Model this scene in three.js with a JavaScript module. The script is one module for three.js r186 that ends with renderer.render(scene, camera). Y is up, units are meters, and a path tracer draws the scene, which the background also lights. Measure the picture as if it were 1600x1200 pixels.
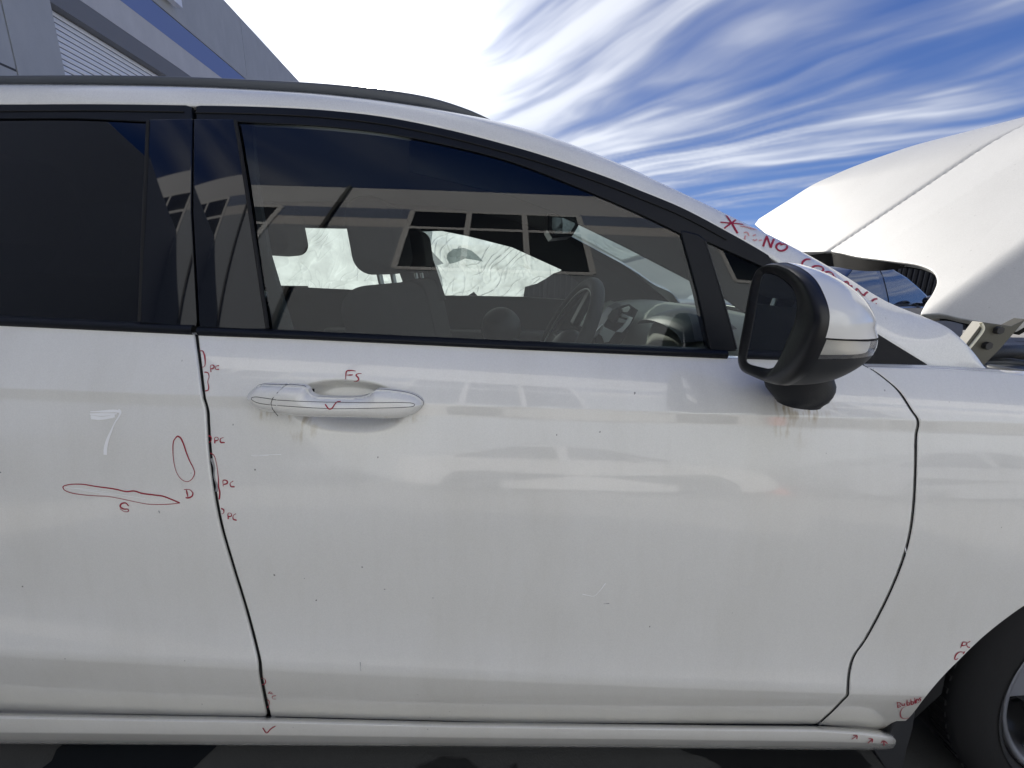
import * as THREE from 'three';
import { mergeGeometries, toCreasedNormals } from 'three/addons/utils/BufferGeometryUtils.js';
import { RoundedBoxGeometry } from 'three/addons/geometries/RoundedBoxGeometry.js';
import { ImprovedNoise } from 'three/addons/math/ImprovedNoise.js';

// ---------------------------------------------------------------- camera, sky, sun, exposure
const scene = new THREE.Scene();
const F = 690, EYE = new THREE.Vector3(0, 1.06, 0.62);
const camera = new THREE.PerspectiveCamera(2 * Math.atan(600 / F) * 180 / Math.PI, 4 / 3, 0.02, 400);
camera.position.copy(EYE);
camera.rotation.order = 'YXZ';
camera.rotation.set(-14.3 * Math.PI / 180, 0, 0.016);
camera.updateMatrixWorld(true);
const SUN = new THREE.Vector3(-0.345, 0.60, -1.16).normalize();
const EXPOSURE = 2.85;
const noise = new ImprovedNoise();
function rng(seed) { let s = seed >>> 0; return () => { s = (s + 0x6D2B79F5) >>> 0; let t = Math.imul(s ^ (s >>> 15), 1 | s); t = (t + Math.imul(t ^ (t >>> 7), 61 | t)) ^ t; return ((t ^ (t >>> 14)) >>> 0) / 4294967296; }; }
const clamp = (v, a, b) => Math.min(b, Math.max(a, v));
const sstep = (a, b, v) => { const t = clamp((v - a) / (b - a), 0, 1); return t * t * (3 - 2 * t); };
const lerp = (a, b, t) => a + (b - a) * t;
function fbm(x, y, z, oct) { let s = 0, a = 0.5; for (let i = 0; i < oct; i++) { s += a * noise.noise(x, y, z); x = x * 2.03 + 7.1; y = y * 2.03 + 3.7; z = z * 2.03 + 1.3; a *= 0.5; } return s; }

function makeSky() {
  const W = 3072, H = 1536, data = new Float32Array(W * H * 4);
  // cirrus drawn out along one wind direction on a high plane; thicker towards the sun
  const wx = -0.62, wz = -0.78;
  for (let j = 0; j < H; j++) {
    const lat = ((j + 0.5) / H - 0.5) * Math.PI, sy = Math.sin(lat), cy = Math.cos(lat);
    for (let i = 0; i < W; i++) {
      const lon = ((i + 0.5) / W - 0.5) * 2 * Math.PI;
      const dx = Math.cos(lon) * cy, dz = Math.sin(lon) * cy, o = (j * W + i) * 4;
      const y = Math.max(sy, 0);
      const cs = dx * SUN.x + sy * SUN.y + dz * SUN.z, ang = Math.acos(clamp(cs, -1, 1)) * 180 / Math.PI;
      const h = Math.pow(1 - y, 3.6);
      let r = lerp(0.012, 0.078, h), g = lerp(0.033, 0.138, h), b = lerp(0.122, 0.275, h);
      const halo = Math.exp(-ang / 14), near = Math.exp(-ang * ang / 60);
      r += 0.10 * halo; g += 0.12 * halo; b += 0.17 * halo;
      if (sy > 0.01) {
        const k = 1 / (sy + 0.07), px = dx * k, pz = dz * k;
        const al = px * wx + pz * wz, ac = -px * wz + pz * wx;
        const w1 = fbm(al * 0.35 + 3, ac * 0.5, 2.2, 3) * 1.4, w2 = fbm(al * 0.7, ac * 1.2 + 9, 5.1, 4) * 0.45;
        const a2 = ac + w1 * 0.5 + w2 * 0.35;
        const big = fbm(al * 0.25 + 1.7, a2 * 0.5 + 4.1, 0.5, 3);
        const str = fbm(al * 0.42 + 11, a2 * 1.7 + 2.2, 3.3, 5);
        const fine = fbm(al * 0.9 + 5 + 0.5 * w2, a2 * 6.5 + 0.6 * str, 8.4, 5);
        const patchy = fbm(al * 0.8 + 20, a2 * 0.9 + 3, 6.1, 4);
        let c = big * 0.8 + patchy * 0.85 + str * 1.1 + fine * 0.95 - 0.24 + 1.3 * Math.exp(-ang / 30);
        c -= 0.05 * sstep(0.1, 0.9, dz);
        let cov = sstep(-0.35, 1.0, c) * sstep(0.01, 0.09, sy);
        cov = Math.pow(cov, 1.15) * lerp(0.74, 0.9, Math.exp(-ang / 25));
        const lit = 0.70 + 0.30 * sstep(0.1, 0.9, c);
        const fwd = 1 + 3.0 * near + 0.6 * Math.exp(-ang / 16);
        r = lerp(r, 0.335 * lit * fwd, cov); g = lerp(g, 0.345 * lit * fwd, cov); b = lerp(b, 0.365 * lit * fwd, cov);
        const gl = 2.0 * Math.exp(-ang * ang / 14); r += gl; g += gl; b += gl;
      }
      if (sy < 0) { const t = sstep(0, -0.06, sy); r = lerp(r, 0.10, t); g = lerp(g, 0.10, t); b = lerp(b, 0.10, t); }
      data[o] = r; data[o + 1] = g; data[o + 2] = b; data[o + 3] = 1;
    }
  }
  const t = new THREE.DataTexture(data, W, H, THREE.RGBAFormat, THREE.FloatType);
  t.mapping = THREE.EquirectangularReflectionMapping; t.magFilter = THREE.LinearFilter; t.minFilter = THREE.LinearFilter; t.colorSpace = THREE.LinearSRGBColorSpace; t.needsUpdate = true;
  return t;
}
const skyTex = makeSky();
scene.background = skyTex; scene.environment = skyTex;
const sun = new THREE.DirectionalLight(0xfff8ec, 2.25);
sun.position.copy(SUN).multiplyScalar(40); sun.target.position.set(0, 0, 0);
sun.castShadow = true; sun.shadow.mapSize.set(4096, 4096); sun.shadow.radius = 1;
Object.assign(sun.shadow.camera, { left: -25, right: 25, top: 25, bottom: -25, near: 1, far: 120 });
scene.add(sun, sun.target);

// ---------------------------------------------------------------- helpers: pixels of the 1600 x 1200 photograph to points in the yard
const V = (x, y, z) => new THREE.Vector3(x, y, z);
function ray(px, py) { return V((px - 800) / F, -(py - 600) / F, -1).applyQuaternion(camera.quaternion); }
function onZ(px, py, z) { const d = ray(px, py), t = (z - EYE.z) / d.z; return V(EYE.x + d.x * t, EYE.y + d.y * t, z); }
function onSurf(px, py, fn, off = 0) { let z = -0.1, p; for (let k = 0; k < 14; k++) { p = onZ(px, py, z); const zn = fn(p.x, p.y) + off; if (Math.abs(zn - z) < 1e-6) break; z = lerp(z, zn, 0.8); } p.z = z; return p; }
function onPlane(px, py, n, p0) { const d = ray(px, py), t = (n.dot(p0) - n.dot(EYE)) / n.dot(d); return EYE.clone().addScaledVector(d, t); }
function pts(s) { return s.trim().split(/\s+/).map((q) => q.split(',').map(Number)); }
function zoomed(s, k, ox, oy) { return pts(s).map(([x, y]) => [ox + x / k, oy + y / k]); }
function dense(list, step, closed) {
  const out = [], n = list.length;
  for (let i = 0; i < (closed ? n : n - 1); i++) {
    const a = list[i], b = list[(i + 1) % n], m = Math.max(1, Math.round(Math.hypot(b[0] - a[0], b[1] - a[1]) / step));
    for (let k = 0; k < m; k++) out.push([lerp(a[0], b[0], k / m), lerp(a[1], b[1], k / m)]);
  }
  if (!closed) out.push(list[n - 1]);
  return out;
}
function smoothLine(list, step) {       // centripetal curve through hand-read points, then even steps
  const c = new THREE.CatmullRomCurve3(list.map(([x, y]) => V(x, y, 0)), false, 'centripetal');
  const n = Math.max(2, Math.round(c.getLength() / step));
  return c.getSpacedPoints(n).map((p) => [p.x, p.y]);
}
const rowAt = (list, n) => { const c = new THREE.CatmullRomCurve3(list, false, 'centripetal'); return c.getPoints(n); };

// ---------------------------------------------------------------- helpers: geometry
function fromArrays(pos, idx, nor, uv) {
  const g = new THREE.BufferGeometry();
  g.setAttribute('position', new THREE.Float32BufferAttribute(pos, 3));
  if (nor) g.setAttribute('normal', new THREE.Float32BufferAttribute(nor, 3));
  g.setAttribute('uv', new THREE.Float32BufferAttribute(uv || new Array(pos.length / 3 * 2).fill(0), 2));
  if (idx) g.setIndex(idx);
  if (!nor) g.computeVertexNormals();
  return g;
}
// loft through rows of points (Vector3), smooth; uv from x,y metres
function loft(rows, closed = false, capEnds = false) {
  const pos = [], idx = [], uv = [], n = rows[0].length;
  rows.forEach((r) => r.forEach((p) => { pos.push(p.x, p.y, p.z); uv.push(...bodyUV(p.x, p.y)); }));
  const m = closed ? n : n - 1;
  for (let i = 0; i < rows.length - 1; i++) for (let k = 0; k < m; k++) {
    const a = i * n + k, b = i * n + (k + 1) % n, c = a + n, d = b + n; idx.push(a, b, c, b, d, c);
  }
  if (capEnds) for (const [ri, flip] of [[0, false], [rows.length - 1, true]]) {
    const base = pos.length / 3, c = rows[ri].reduce((s, p) => s.add(p), V(0, 0, 0)).multiplyScalar(1 / n);
    pos.push(c.x, c.y, c.z); uv.push(...bodyUV(c.x, c.y)); rows[ri].forEach((p) => { pos.push(p.x, p.y, p.z); uv.push(...bodyUV(p.x, p.y)); });
    for (let k = 0; k < n; k++) { const a = base + 1 + k, b = base + 1 + (k + 1) % n; flip ? idx.push(base, b, a) : idx.push(base, a, b); }
  }
  return fromArrays(pos, idx, null, uv);
}
const bodyUV = (x, y) => [(x + 1.1) / 2.4, (y - 0.1) / 1.2];
function area2(p) { let s = 0; for (let i = 0; i < p.length; i++) { const a = p[i], b = p[(i + 1) % p.length]; s += a[0] * b[1] - b[0] * a[1]; } return s / 2; }
function clipCell(poly, x0, y0, x1, y1) {
  let out = poly;
  for (const [ax, v, sg] of [[0, x0, 1], [0, x1, -1], [1, y0, 1], [1, y1, -1]]) {
    const src = out; out = [];
    for (let i = 0; i < src.length; i++) {
      const a = src[i], b = src[(i + 1) % src.length], da = (a[ax] - v) * sg, db = (b[ax] - v) * sg;
      if (da >= 0) out.push(a);
      if ((da >= 0) !== (db >= 0)) { const t = da / (da - db); out.push([lerp(a[0], b[0], t), lerp(a[1], b[1], t)]); }
    }
    if (out.length < 3) return [];
  }
  return out;
}
function inside(poly, x, y) { let c = false; for (let i = 0, j = poly.length - 1; i < poly.length; j = i++) { const a = poly[i], b = poly[j]; if ((a[1] > y) !== (b[1] > y) && x < (b[0] - a[0]) * (y - a[1]) / (b[1] - a[1]) + a[0]) c = !c; } return c; }
// a sheet over the outline (x, y in metres): z = fn(x, y), with rolled hem edges that turn inwards
function sheet(outline, cell, fn, { hem = 0, depth = 0.012, off = 0, cellY, back = 0 } = {}) {
  let poly = outline.slice(); if (area2(poly) < 0) poly.reverse();
  const pos = [], nor = [], uv = [], idx = [], E = 4e-4;
  const normal = (x, y) => { const n = V(-(fn(x + E, y) - fn(x - E, y)) / (2 * E), -(fn(x, y + E) - fn(x, y - E)) / (2 * E), 1); return n.normalize(); };
  const add = (x, y) => { const n = normal(x, y); pos.push(x, y, fn(x, y) + off); nor.push(n.x, n.y, n.z); uv.push(...bodyUV(x, y)); return pos.length / 3 - 1; };
  const cy = cellY || cell;
  let x0 = 1e9, x1 = -1e9, y0 = 1e9, y1 = -1e9; for (const [x, y] of poly) { x0 = Math.min(x0, x); x1 = Math.max(x1, x); y0 = Math.min(y0, y); y1 = Math.max(y1, y); }
  const nx = Math.ceil((x1 - x0) / cell), ny = Math.ceil((y1 - y0) / cy);
  const edge = new Set();
  for (let i = 0; i < poly.length; i++) {
    const a = poly[i], b = poly[(i + 1) % poly.length], m = Math.max(1, Math.ceil(Math.hypot(b[0] - a[0], b[1] - a[1]) / (Math.min(cell, cy) * 0.3)));
    for (let k = 0; k <= m; k++) { const cx = Math.floor((lerp(a[0], b[0], k / m) - x0) / cell), cyy = Math.floor((lerp(a[1], b[1], k / m) - y0) / cy); for (let u = -1; u < 2; u++) for (let v = -1; v < 2; v++) edge.add((cyy + v) * 100000 + cx + u); }
  }
  const grid = new Map(); const gv = (i, j) => { const k = j * 100000 + i; if (!grid.has(k)) grid.set(k, add(x0 + i * cell, y0 + j * cy)); return grid.get(k); };
  for (let j = 0; j < ny; j++) for (let i = 0; i < nx; i++) {
    const xa = x0 + i * cell, ya = y0 + j * cy;
    if (!edge.has(j * 100000 + i)) { if (inside(poly, xa + cell / 2, ya + cy / 2)) { const a = gv(i, j), b = gv(i + 1, j), c = gv(i + 1, j + 1), d = gv(i, j + 1); idx.push(a, b, c, a, c, d); } continue; }
    const c = clipCell(poly, xa, ya, xa + cell, ya + cy); if (c.length < 3 || Math.abs(area2(c)) < 1e-10) continue;
    const u = []; for (const q of c) if (!u.length || Math.hypot(q[0] - u[u.length - 1][0], q[1] - u[u.length - 1][1]) > 1e-7) u.push(q);
    if (u.length > 2 && Math.hypot(u[0][0] - u[u.length - 1][0], u[0][1] - u[u.length - 1][1]) < 1e-7) u.pop();
    if (u.length < 3) continue;
    const ids = u.map(([x, y]) => add(x, y));
    for (const f of THREE.ShapeUtils.triangulateShape(u.map(([x, y]) => new THREE.Vector2(x, y)), [])) idx.push(ids[f[0]], ids[f[1]], ids[f[2]]);
  }
  if (hem > 0) {
    const n = poly.length, steps = [[0, 0, 0], [0.5, 0.134, 30], [0.866, 0.5, 60], [1, 1, 90], [1, 1 + depth / hem, 90]], rings = [];
    for (const [o, dz, ang] of steps) {
      const base = pos.length / 3;
      for (let i = 0; i < n; i++) {
        const a = poly[(i + n - 1) % n], p = poly[i], b = poly[(i + 1) % n];
        let tx = b[0] - a[0], ty = b[1] - a[1]; const l = Math.hypot(tx, ty) || 1; const ox = ty / l, oy = -tx / l;
        const s = normal(p[0], p[1]), A = ang * Math.PI / 180;
        pos.push(p[0] + ox * hem * o, p[1] + oy * hem * o, fn(p[0], p[1]) + off - hem * dz);
        const q = V(ox * Math.sin(A) + s.x * Math.cos(A), oy * Math.sin(A) + s.y * Math.cos(A), s.z * Math.cos(A)).normalize(); nor.push(q.x, q.y, q.z); uv.push(...bodyUV(p[0], p[1]));
      }
      rings.push(base);
    }
    for (let r = 0; r < rings.length - 1; r++) for (let i = 0; i < n; i++) { const a = rings[r] + i, b = rings[r] + (i + 1) % n, c = rings[r + 1] + i, d = rings[r + 1] + (i + 1) % n; idx.push(a, c, b, b, c, d); }
  }
  return fromArrays(pos, idx, nor, uv);
}
// the same for a plane given by axes: outline in (u, v), bulge w(u, v) along the third axis
function planeSheet(origin, U, Vv, N, outline, cell, w, opt) {
  const g = sheet(outline, cell, w, opt); const m = new THREE.Matrix4().makeBasis(U, Vv, N).setPosition(origin); g.applyMatrix4(m); if (m.determinant() < 0) { const q = g.index.array; for (let i = 0; i < q.length; i += 3) { const t = q[i]; q[i] = q[i + 1]; q[i + 1] = t; } } return g;
}
function boxAt(x, y, z, w, h, d, r = 0) { const g = r ? new RoundedBoxGeometry(w, h, d, 3, r) : new THREE.BoxGeometry(w, h, d); g.translate(x, y, z); return g; }
function tube(list, rad, seg = 0, rs = 8) { return new THREE.TubeGeometry(new THREE.CatmullRomCurve3(list, false, 'centripetal'), seg || list.length * 6, rad, rs, false); }
function clean(g) { const h = g.index ? g.toNonIndexed() : g; for (const k of Object.keys(h.attributes)) if (!['position', 'normal', 'uv'].includes(k)) h.deleteAttribute(k); return h; }
const merge = (list) => mergeGeometries(list.map(clean));
function ribbon(p, n, width, lift) {     // a brush stroke lying on a surface
  const pos = [], nor = [], idx = [];
  for (let i = 0; i < p.length; i++) {
    const t = p[Math.min(i + 1, p.length - 1)].clone().sub(p[Math.max(i - 1, 0)]); const s = t.cross(n[i]).normalize();
    const w = typeof width === 'function' ? width(i / (p.length - 1)) : width;
    for (const k of [-1, 1]) { const q = p[i].clone().addScaledVector(s, k * w / 2).addScaledVector(n[i], lift); pos.push(q.x, q.y, q.z); nor.push(n[i].x, n[i].y, n[i].z); }
    if (i) { const a = 2 * i - 2; idx.push(a, a + 1, a + 2, a + 1, a + 3, a + 2); }
  }
  return fromArrays(pos, idx, nor);
}
// ---------------------------------------------------------------- helpers: the tree of things
const used = new Map();
function numbered(n) { const k = used.get(n) || 0; used.set(n, k + 1); return k ? n + '_' + String(k).padStart(3, '0') : n; }
function thing(name, label, category, [x, y, z] = [0, 0, 0], group) { const o = new THREE.Group(); o.name = numbered(name); o.position.set(x, y, z); o.userData = { label, category }; if (group) o.userData.group = group; scene.add(o); return o; }
function part(name, geo, mat, parent, label) {
  const m = new THREE.Mesh(Array.isArray(geo) ? merge(geo) : geo, mat); m.name = name; m.castShadow = m.receiveShadow = true; if (label) m.userData.label = label;
  parent.add(m); return m;
}
function eachPart(name, list, mat, parent) { return list.map((g) => part(name, g, mat, parent)); }
function partIn(name, geo, mat, top, sub, label) { return part(name, geo, mat, sub || top, label); }
function structure(name, geo, mat) { const m = new THREE.Mesh(geo, mat); m.name = name; m.userData.kind = 'structure'; m.castShadow = m.receiveShadow = true; scene.add(m); return m; }
// ---------------------------------------------------------------- materials
function dataTex(w, h, fn, srgb, repeat) {
  const d = new Uint8Array(w * h * 4);
  for (let j = 0; j < h; j++) for (let i = 0; i < w; i++) { const c = fn(i / w, j / h, i, j), o = (j * w + i) * 4; d[o] = clamp(c[0] * 255, 0, 255); d[o + 1] = clamp(c[1] * 255, 0, 255); d[o + 2] = clamp(c[2] * 255, 0, 255); d[o + 3] = 255; }
  const t = new THREE.DataTexture(d, w, h, THREE.RGBAFormat); t.magFilter = THREE.LinearFilter; t.minFilter = THREE.LinearMipmapLinearFilter; t.generateMipmaps = true;
  t.wrapS = t.wrapT = repeat ? THREE.RepeatWrapping : THREE.ClampToEdgeWrapping; if (srgb) t.colorSpace = THREE.SRGBColorSpace; t.needsUpdate = true; return t;
}
const R0 = rng(77);
// road film, splashes and rust that lie on the white paint (x, y metres of the car's side)
const specks = Array.from({ length: 42 }, () => [R0() * 2.1 - 1, 0.24 + R0() * 0.7, 0.0005 + R0() * R0() * 0.0016, 0.2 + R0() * 0.6]);
const grid = new Map();
for (const s of specks) for (let a = -1; a < 2; a++) for (let b = -1; b < 2; b++) { const k = (Math.floor(s[0] * 20) + a) + ',' + (Math.floor(s[1] * 20) + b); if (!grid.has(k)) grid.set(k, []); grid.get(k).push(s); }
let DIRT = [];                          // [x, y, rx, ry, strength] filled below, before the paint is first drawn
function paintColor(u, v) {
  const x = u * 2.4 - 1.1, y = v * 1.2 + 0.1;
  let r = 0.945, g = 0.940, b = 0.918;
  const film = 0.02 + 0.035 * sstep(0.55, 0.25, y) + 0.025 * fbm(x * 3, y * 5, 1, 4);
  const grime = Math.max(0, fbm(x * 9 + 3, y * 2.2, 4.4, 4)) * 0.05 + Math.max(0, noise.noise(x * 60, y * 14, 3)) * 0.012;
  let k = film + grime, rust = 0, black = 0;
  for (const [dx, dy, rx, ry, s] of DIRT) { const q = ((x - dx) / rx) ** 2 + ((y - dy) / ry) ** 2; if (q < 1) { const n = fbm(x * 150, y * 26, 2, 4) * 1.5 + fbm(x * 60, y * 45, 5, 3) * 1.3 + 0.05; rust += s * (1 - q) ** 1.3 * clamp(n, 0, 1); black += s * (1 - q) ** 2 * 0.5 * sstep(0.35, 0.6, fbm(x * 380, y * 160, 8, 2)); } }
  const cell = grid.get(Math.floor(x * 20) + ',' + Math.floor(y * 20));
  if (cell) for (const s of cell) if (Math.hypot(x - s[0], (y - s[1]) * 0.8) < s[2]) black = Math.max(black, s[3]);
  const gr = (R0() - 0.5) * 0.028; r += gr; g += gr; b += gr; r -= k * 0.8 + rust * 0.26; g -= k * 0.85 + rust * 0.32; b -= k * 1.0 + rust * 0.42;
  const m = clamp(black, 0, 0.9); return [lerp(r, 0.16, m), lerp(g, 0.14, m), lerp(b, 0.13, m)];
}
const flake = dataTex(512, 512, () => { const q = R0(); return [q, q, q]; }, false, true); flake.repeat.set(9, 4.6);
const dust = dataTex(1024, 1024, (u, v) => { const x = u * 6, y = v * 6, n = fbm(x, y, 3, 4), s = noise.noise(x * 26, y * 26, 5), f = (R0() - 0.5) * 0.05; const q = 0.935 + 0.05 * n + f - (s > 0.62 ? 0.12 * (s - 0.62) * 4 : 0); return [q, q, q * 0.992]; }, true, true); dust.repeat.set(2, 1);
const concreteBump = dataTex(512, 512, (u, v, i, j) => { const q = 0.5 + 0.5 * fbm(Math.cos(u * 6.283) * 3, Math.sin(u * 6.283) * 3, Math.sin(v * 6.283) * 3 + Math.cos(v * 6.283), 4) + (R0() - 0.5) * 0.15; return [q, q, q]; }, false, true);
const ridge = (x, y, z, w) => Math.max(0, 1 - Math.abs(noise.noise(x, y, z)) * w);
const crumple = dataTex(1024, 1024, (u, v) => {   // long creases and soft folds of thin plastic film
  const x = u * 4, y = v * 4, wx = x + 0.9 * fbm(x * 0.7, y * 0.7, 3, 2), wy = y + 0.9 * fbm(x * 0.7 + 9, y * 0.7, 3, 2);
  const fold = 0.5 + 0.5 * fbm(wx * 0.9, wy * 0.9, 7, 3), p = wx * 0.8 + wy * 0.6, q = -wx * 0.6 + wy * 0.8;
  const a = ridge(p * 0.7, q * 3.1, 1, 7) ** 2 * clamp(noise.noise(x, y, 2) + 0.5, 0, 1), b = ridge(wx * 3.2 + 4, wy * 1.0, 6, 9) ** 2 * clamp(noise.noise(x * 1.3, y, 5) + 0.3, 0, 1), c = ridge(wx * 5, wy * 4, 9, 8) ** 2 * clamp(noise.noise(x * 0.8 + 3, y * 0.9, 8) + 0.1, 0, 1);
  const t = clamp(0.42 * fold + 0.4 * a + 0.3 * b + 0.2 * c, 0, 1); return [t, t, t];
}, false, true);
const filmTint = dataTex(1024, 1024, (u, v) => {
  const x = u * 4, y = v * 4, wx = x + 0.9 * fbm(x * 0.7, y * 0.7, 3, 2), wy = y + 0.9 * fbm(x * 0.7 + 9, y * 0.7, 3, 2), p = wx * 0.8 + wy * 0.6, r2 = -wx * 0.6 + wy * 0.8;
  const a = ridge(p * 0.7, r2 * 3.1, 1, 9) ** 3 * clamp(noise.noise(x, y, 2) + 0.5, 0, 1), b = ridge(wx * 3.2 + 4, wy, 6, 12) ** 3 * clamp(noise.noise(x * 1.3, y, 5) + 0.3, 0, 1);
  let q = 0.90 + 0.13 * fbm(x * 2, y * 2, 2, 4) + 0.10 * a - 0.16 * b - 0.10 * sstep(0.1, 0.5, fbm(x * 1.2 + 3, y * 1.3, 9, 4)); q = clamp(q, 0, 1); return [q * 0.985, q, q * 0.995]; }, true, true);
const weave = dataTex(256, 256, (u, v, i, j) => { const q = 0.5 + 0.25 * Math.sin(i * 0.78) * Math.sin(j * 0.78) + (R0() - 0.5) * 0.3; return [q, q, q]; }, false, true); weave.repeat.set(14, 8);
const std = (r, g, b, roughness, extra = {}) => new THREE.MeshStandardMaterial({ color: new THREE.Color().setRGB(r, g, b), roughness, metalness: 0, ...extra });
const phys = (r, g, b, roughness, extra = {}) => new THREE.MeshPhysicalMaterial({ color: new THREE.Color().setRGB(r, g, b), roughness, ...extra });
const M = {
  paint: phys(0.95, 0.95, 0.95, 0.16, { clearcoat: 1, clearcoatRoughness: 0.025, bumpMap: flake, bumpScale: 0.00006, ior: 1.5 }),
  paintPlain: phys(0.88, 0.875, 0.86, 0.2, { map: dust, bumpMap: flake, bumpScale: 0.00006, clearcoat: 1, clearcoatRoughness: 0.03 }),
  gloss: phys(0.006, 0.007, 0.010, 0.03, { specularIntensity: 0.9 }),
  trim: phys(0.008, 0.0095, 0.013, 0.36, { specularIntensity: 0.4 }),
  rubber: std(0.0075, 0.0075, 0.008, 0.8, { bumpMap: concreteBump, bumpScale: 0.001 }),
  plastic: std(0.022, 0.023, 0.025, 0.55, { bumpMap: weave, bumpScale: 0.0002 }),
  rail: phys(0.07, 0.078, 0.09, 0.4, {}),
  seam: std(0.006, 0.006, 0.007, 0.9),
  glassFront: phys(0.54, 0.60, 0.59, 0.0, { transmission: 1, thickness: 0, ior: 1.52 }),
  glassDark: phys(0.035, 0.04, 0.045, 0.0, { transmission: 1, thickness: 0, ior: 1.52 }),
  glassDusty: phys(0.84, 0.92, 0.89, 0.6, { transmission: 1, thickness: 0, ior: 1.5 }),
  carpet: std(0.02, 0.02, 0.02, 0.95),
  lining: std(0.026, 0.027, 0.028, 0.9),
  pillarTrim: std(0.09, 0.095, 0.10, 0.8),
  fabric: std(0.018, 0.018, 0.020, 0.95, { bumpMap: weave, bumpScale: 0.0008 }),
  dash: std(0.24, 0.245, 0.215, 0.8, { bumpMap: weave, bumpScale: 0.0003 }),
  silver: std(0.55, 0.56, 0.56, 0.3, { metalness: 0.8 }),
  chrome: std(0.8, 0.8, 0.8, 0.12, { metalness: 1 }),
  mirror: std(0.86, 0.87, 0.88, 0.0, { metalness: 1 }),
  alloy: std(0.52, 0.53, 0.55, 0.3, { metalness: 0.9 }),
  filmTaut: phys(0.76, 0.78, 0.775, 0.97, { transmission: 0.97, thickness: 0, ior: 1.2, map: filmTint, bumpMap: crumple, bumpScale: 0.010 }),
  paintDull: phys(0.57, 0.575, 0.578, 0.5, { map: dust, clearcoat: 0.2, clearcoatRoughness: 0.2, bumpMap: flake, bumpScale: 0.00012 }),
  film: phys(0.80, 0.82, 0.815, 0.93, { map: filmTint, transmission: 0.97, thickness: 0, ior: 1.2, bumpMap: crumple, bumpScale: 0.02 }),
  pen: std(0.34, 0.010, 0.032, 0.5),
  penFaint: std(0.62, 0.30, 0.30, 0.7),
  chalk: std(0.93, 0.93, 0.92, 0.9),
  scratch: std(0.86, 0.86, 0.85, 0.6),
  scuff: std(0.30, 0.30, 0.30, 0.8),
  concrete: std(0.52, 0.53, 0.535, 0.9, { map: dust, bumpMap: concreteBump, bumpScale: 0.004 }),
  concreteLight: std(0.68, 0.67, 0.66, 0.85, { map: dust, bumpMap: concreteBump, bumpScale: 0.003 }),
  facadeTop: std(0.72, 0.73, 0.74, 0.88, { bumpMap: concreteBump, bumpScale: 0.004 }),
  facade: std(0.45, 0.485, 0.52, 0.88, { bumpMap: concreteBump, bumpScale: 0.004 }),
  facadeLight: std(0.76, 0.75, 0.73, 0.85),
  facadeBlue: std(0.24, 0.29, 0.40, 0.85),
  annex: std(0.42, 0.44, 0.48, 0.9),
  concreteBlue: std(0.19, 0.26, 0.48, 0.8, { bumpMap: concreteBump, bumpScale: 0.003 }),
  joint: std(0.06, 0.065, 0.07, 0.9),
  soffit: std(0.20, 0.205, 0.215, 0.85),
  shutter: std(0.86, 0.87, 0.88, 0.45),
  darkGlass: phys(0.01, 0.012, 0.014, 0.03, { clearcoat: 1, clearcoatRoughness: 0.0 }),
  frameWhite: std(0.78, 0.78, 0.76, 0.5),
  steel: std(0.03, 0.03, 0.032, 0.5, { metalness: 0.3 }),
  lamp: std(0.8, 0.82, 0.85, 0.3),
};
// ---------------------------------------------------------------- the yard
const gm = (() => {
  const tex = dataTex(1024, 1024, (u, v) => {
    const x = u * 10 - 5, z = v * 10 - 5; const n = fbm(x * 1.2, z * 1.2, 1, 5), f = fbm(x * 14, z * 14, 4, 3), crack = Math.abs(fbm(x * 0.7 + 4, z * 0.7, 8, 4));
    let q = 0.60 + 0.08 * n + 0.07 * f; const st = sstep(0.16, 0.34, fbm(x * 2.1 + 1, z * 2.1 + 5, 6, 4)); q *= 1 - 0.35 * st; if (crack < 0.004) q *= 0.7;
    return [q, q * 0.985, q * 0.95];
  }, true, true);
  tex.repeat.set(1, 1);
  return std(1, 1, 1, 0.88, { map: tex, bumpMap: concreteBump, bumpScale: 0.002 });
})();
function groundY(x, z) { return -0.20 * sstep(-2.1, -5.2, z); }
{
  const xs = [], zs = [];
  for (const [a, b, n] of [[-300, -40, 6], [-40, -8, 16], [-8, 8, 40], [8, 40, 16], [40, 300, 6]]) for (let i = 0; i < n; i++) { xs.push(lerp(a, b, i / n)); zs.push(lerp(a, b, i / n)); }
  xs.push(300); zs.push(300);
  const pos = [], uv = [], idx = [];
  zs.forEach((z) => xs.forEach((x) => { pos.push(x, groundY(x, z), z); uv.push(x / 10, z / 10); }));
  for (let j = 0; j < zs.length - 1; j++) for (let i = 0; i < xs.length - 1; i++) { const a = j * xs.length + i; idx.push(a, a + xs.length, a + 1, a + 1, a + xs.length, a + xs.length + 1); }
  structure('ground', fromArrays(pos, idx, null, uv), gm);
}
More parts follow.
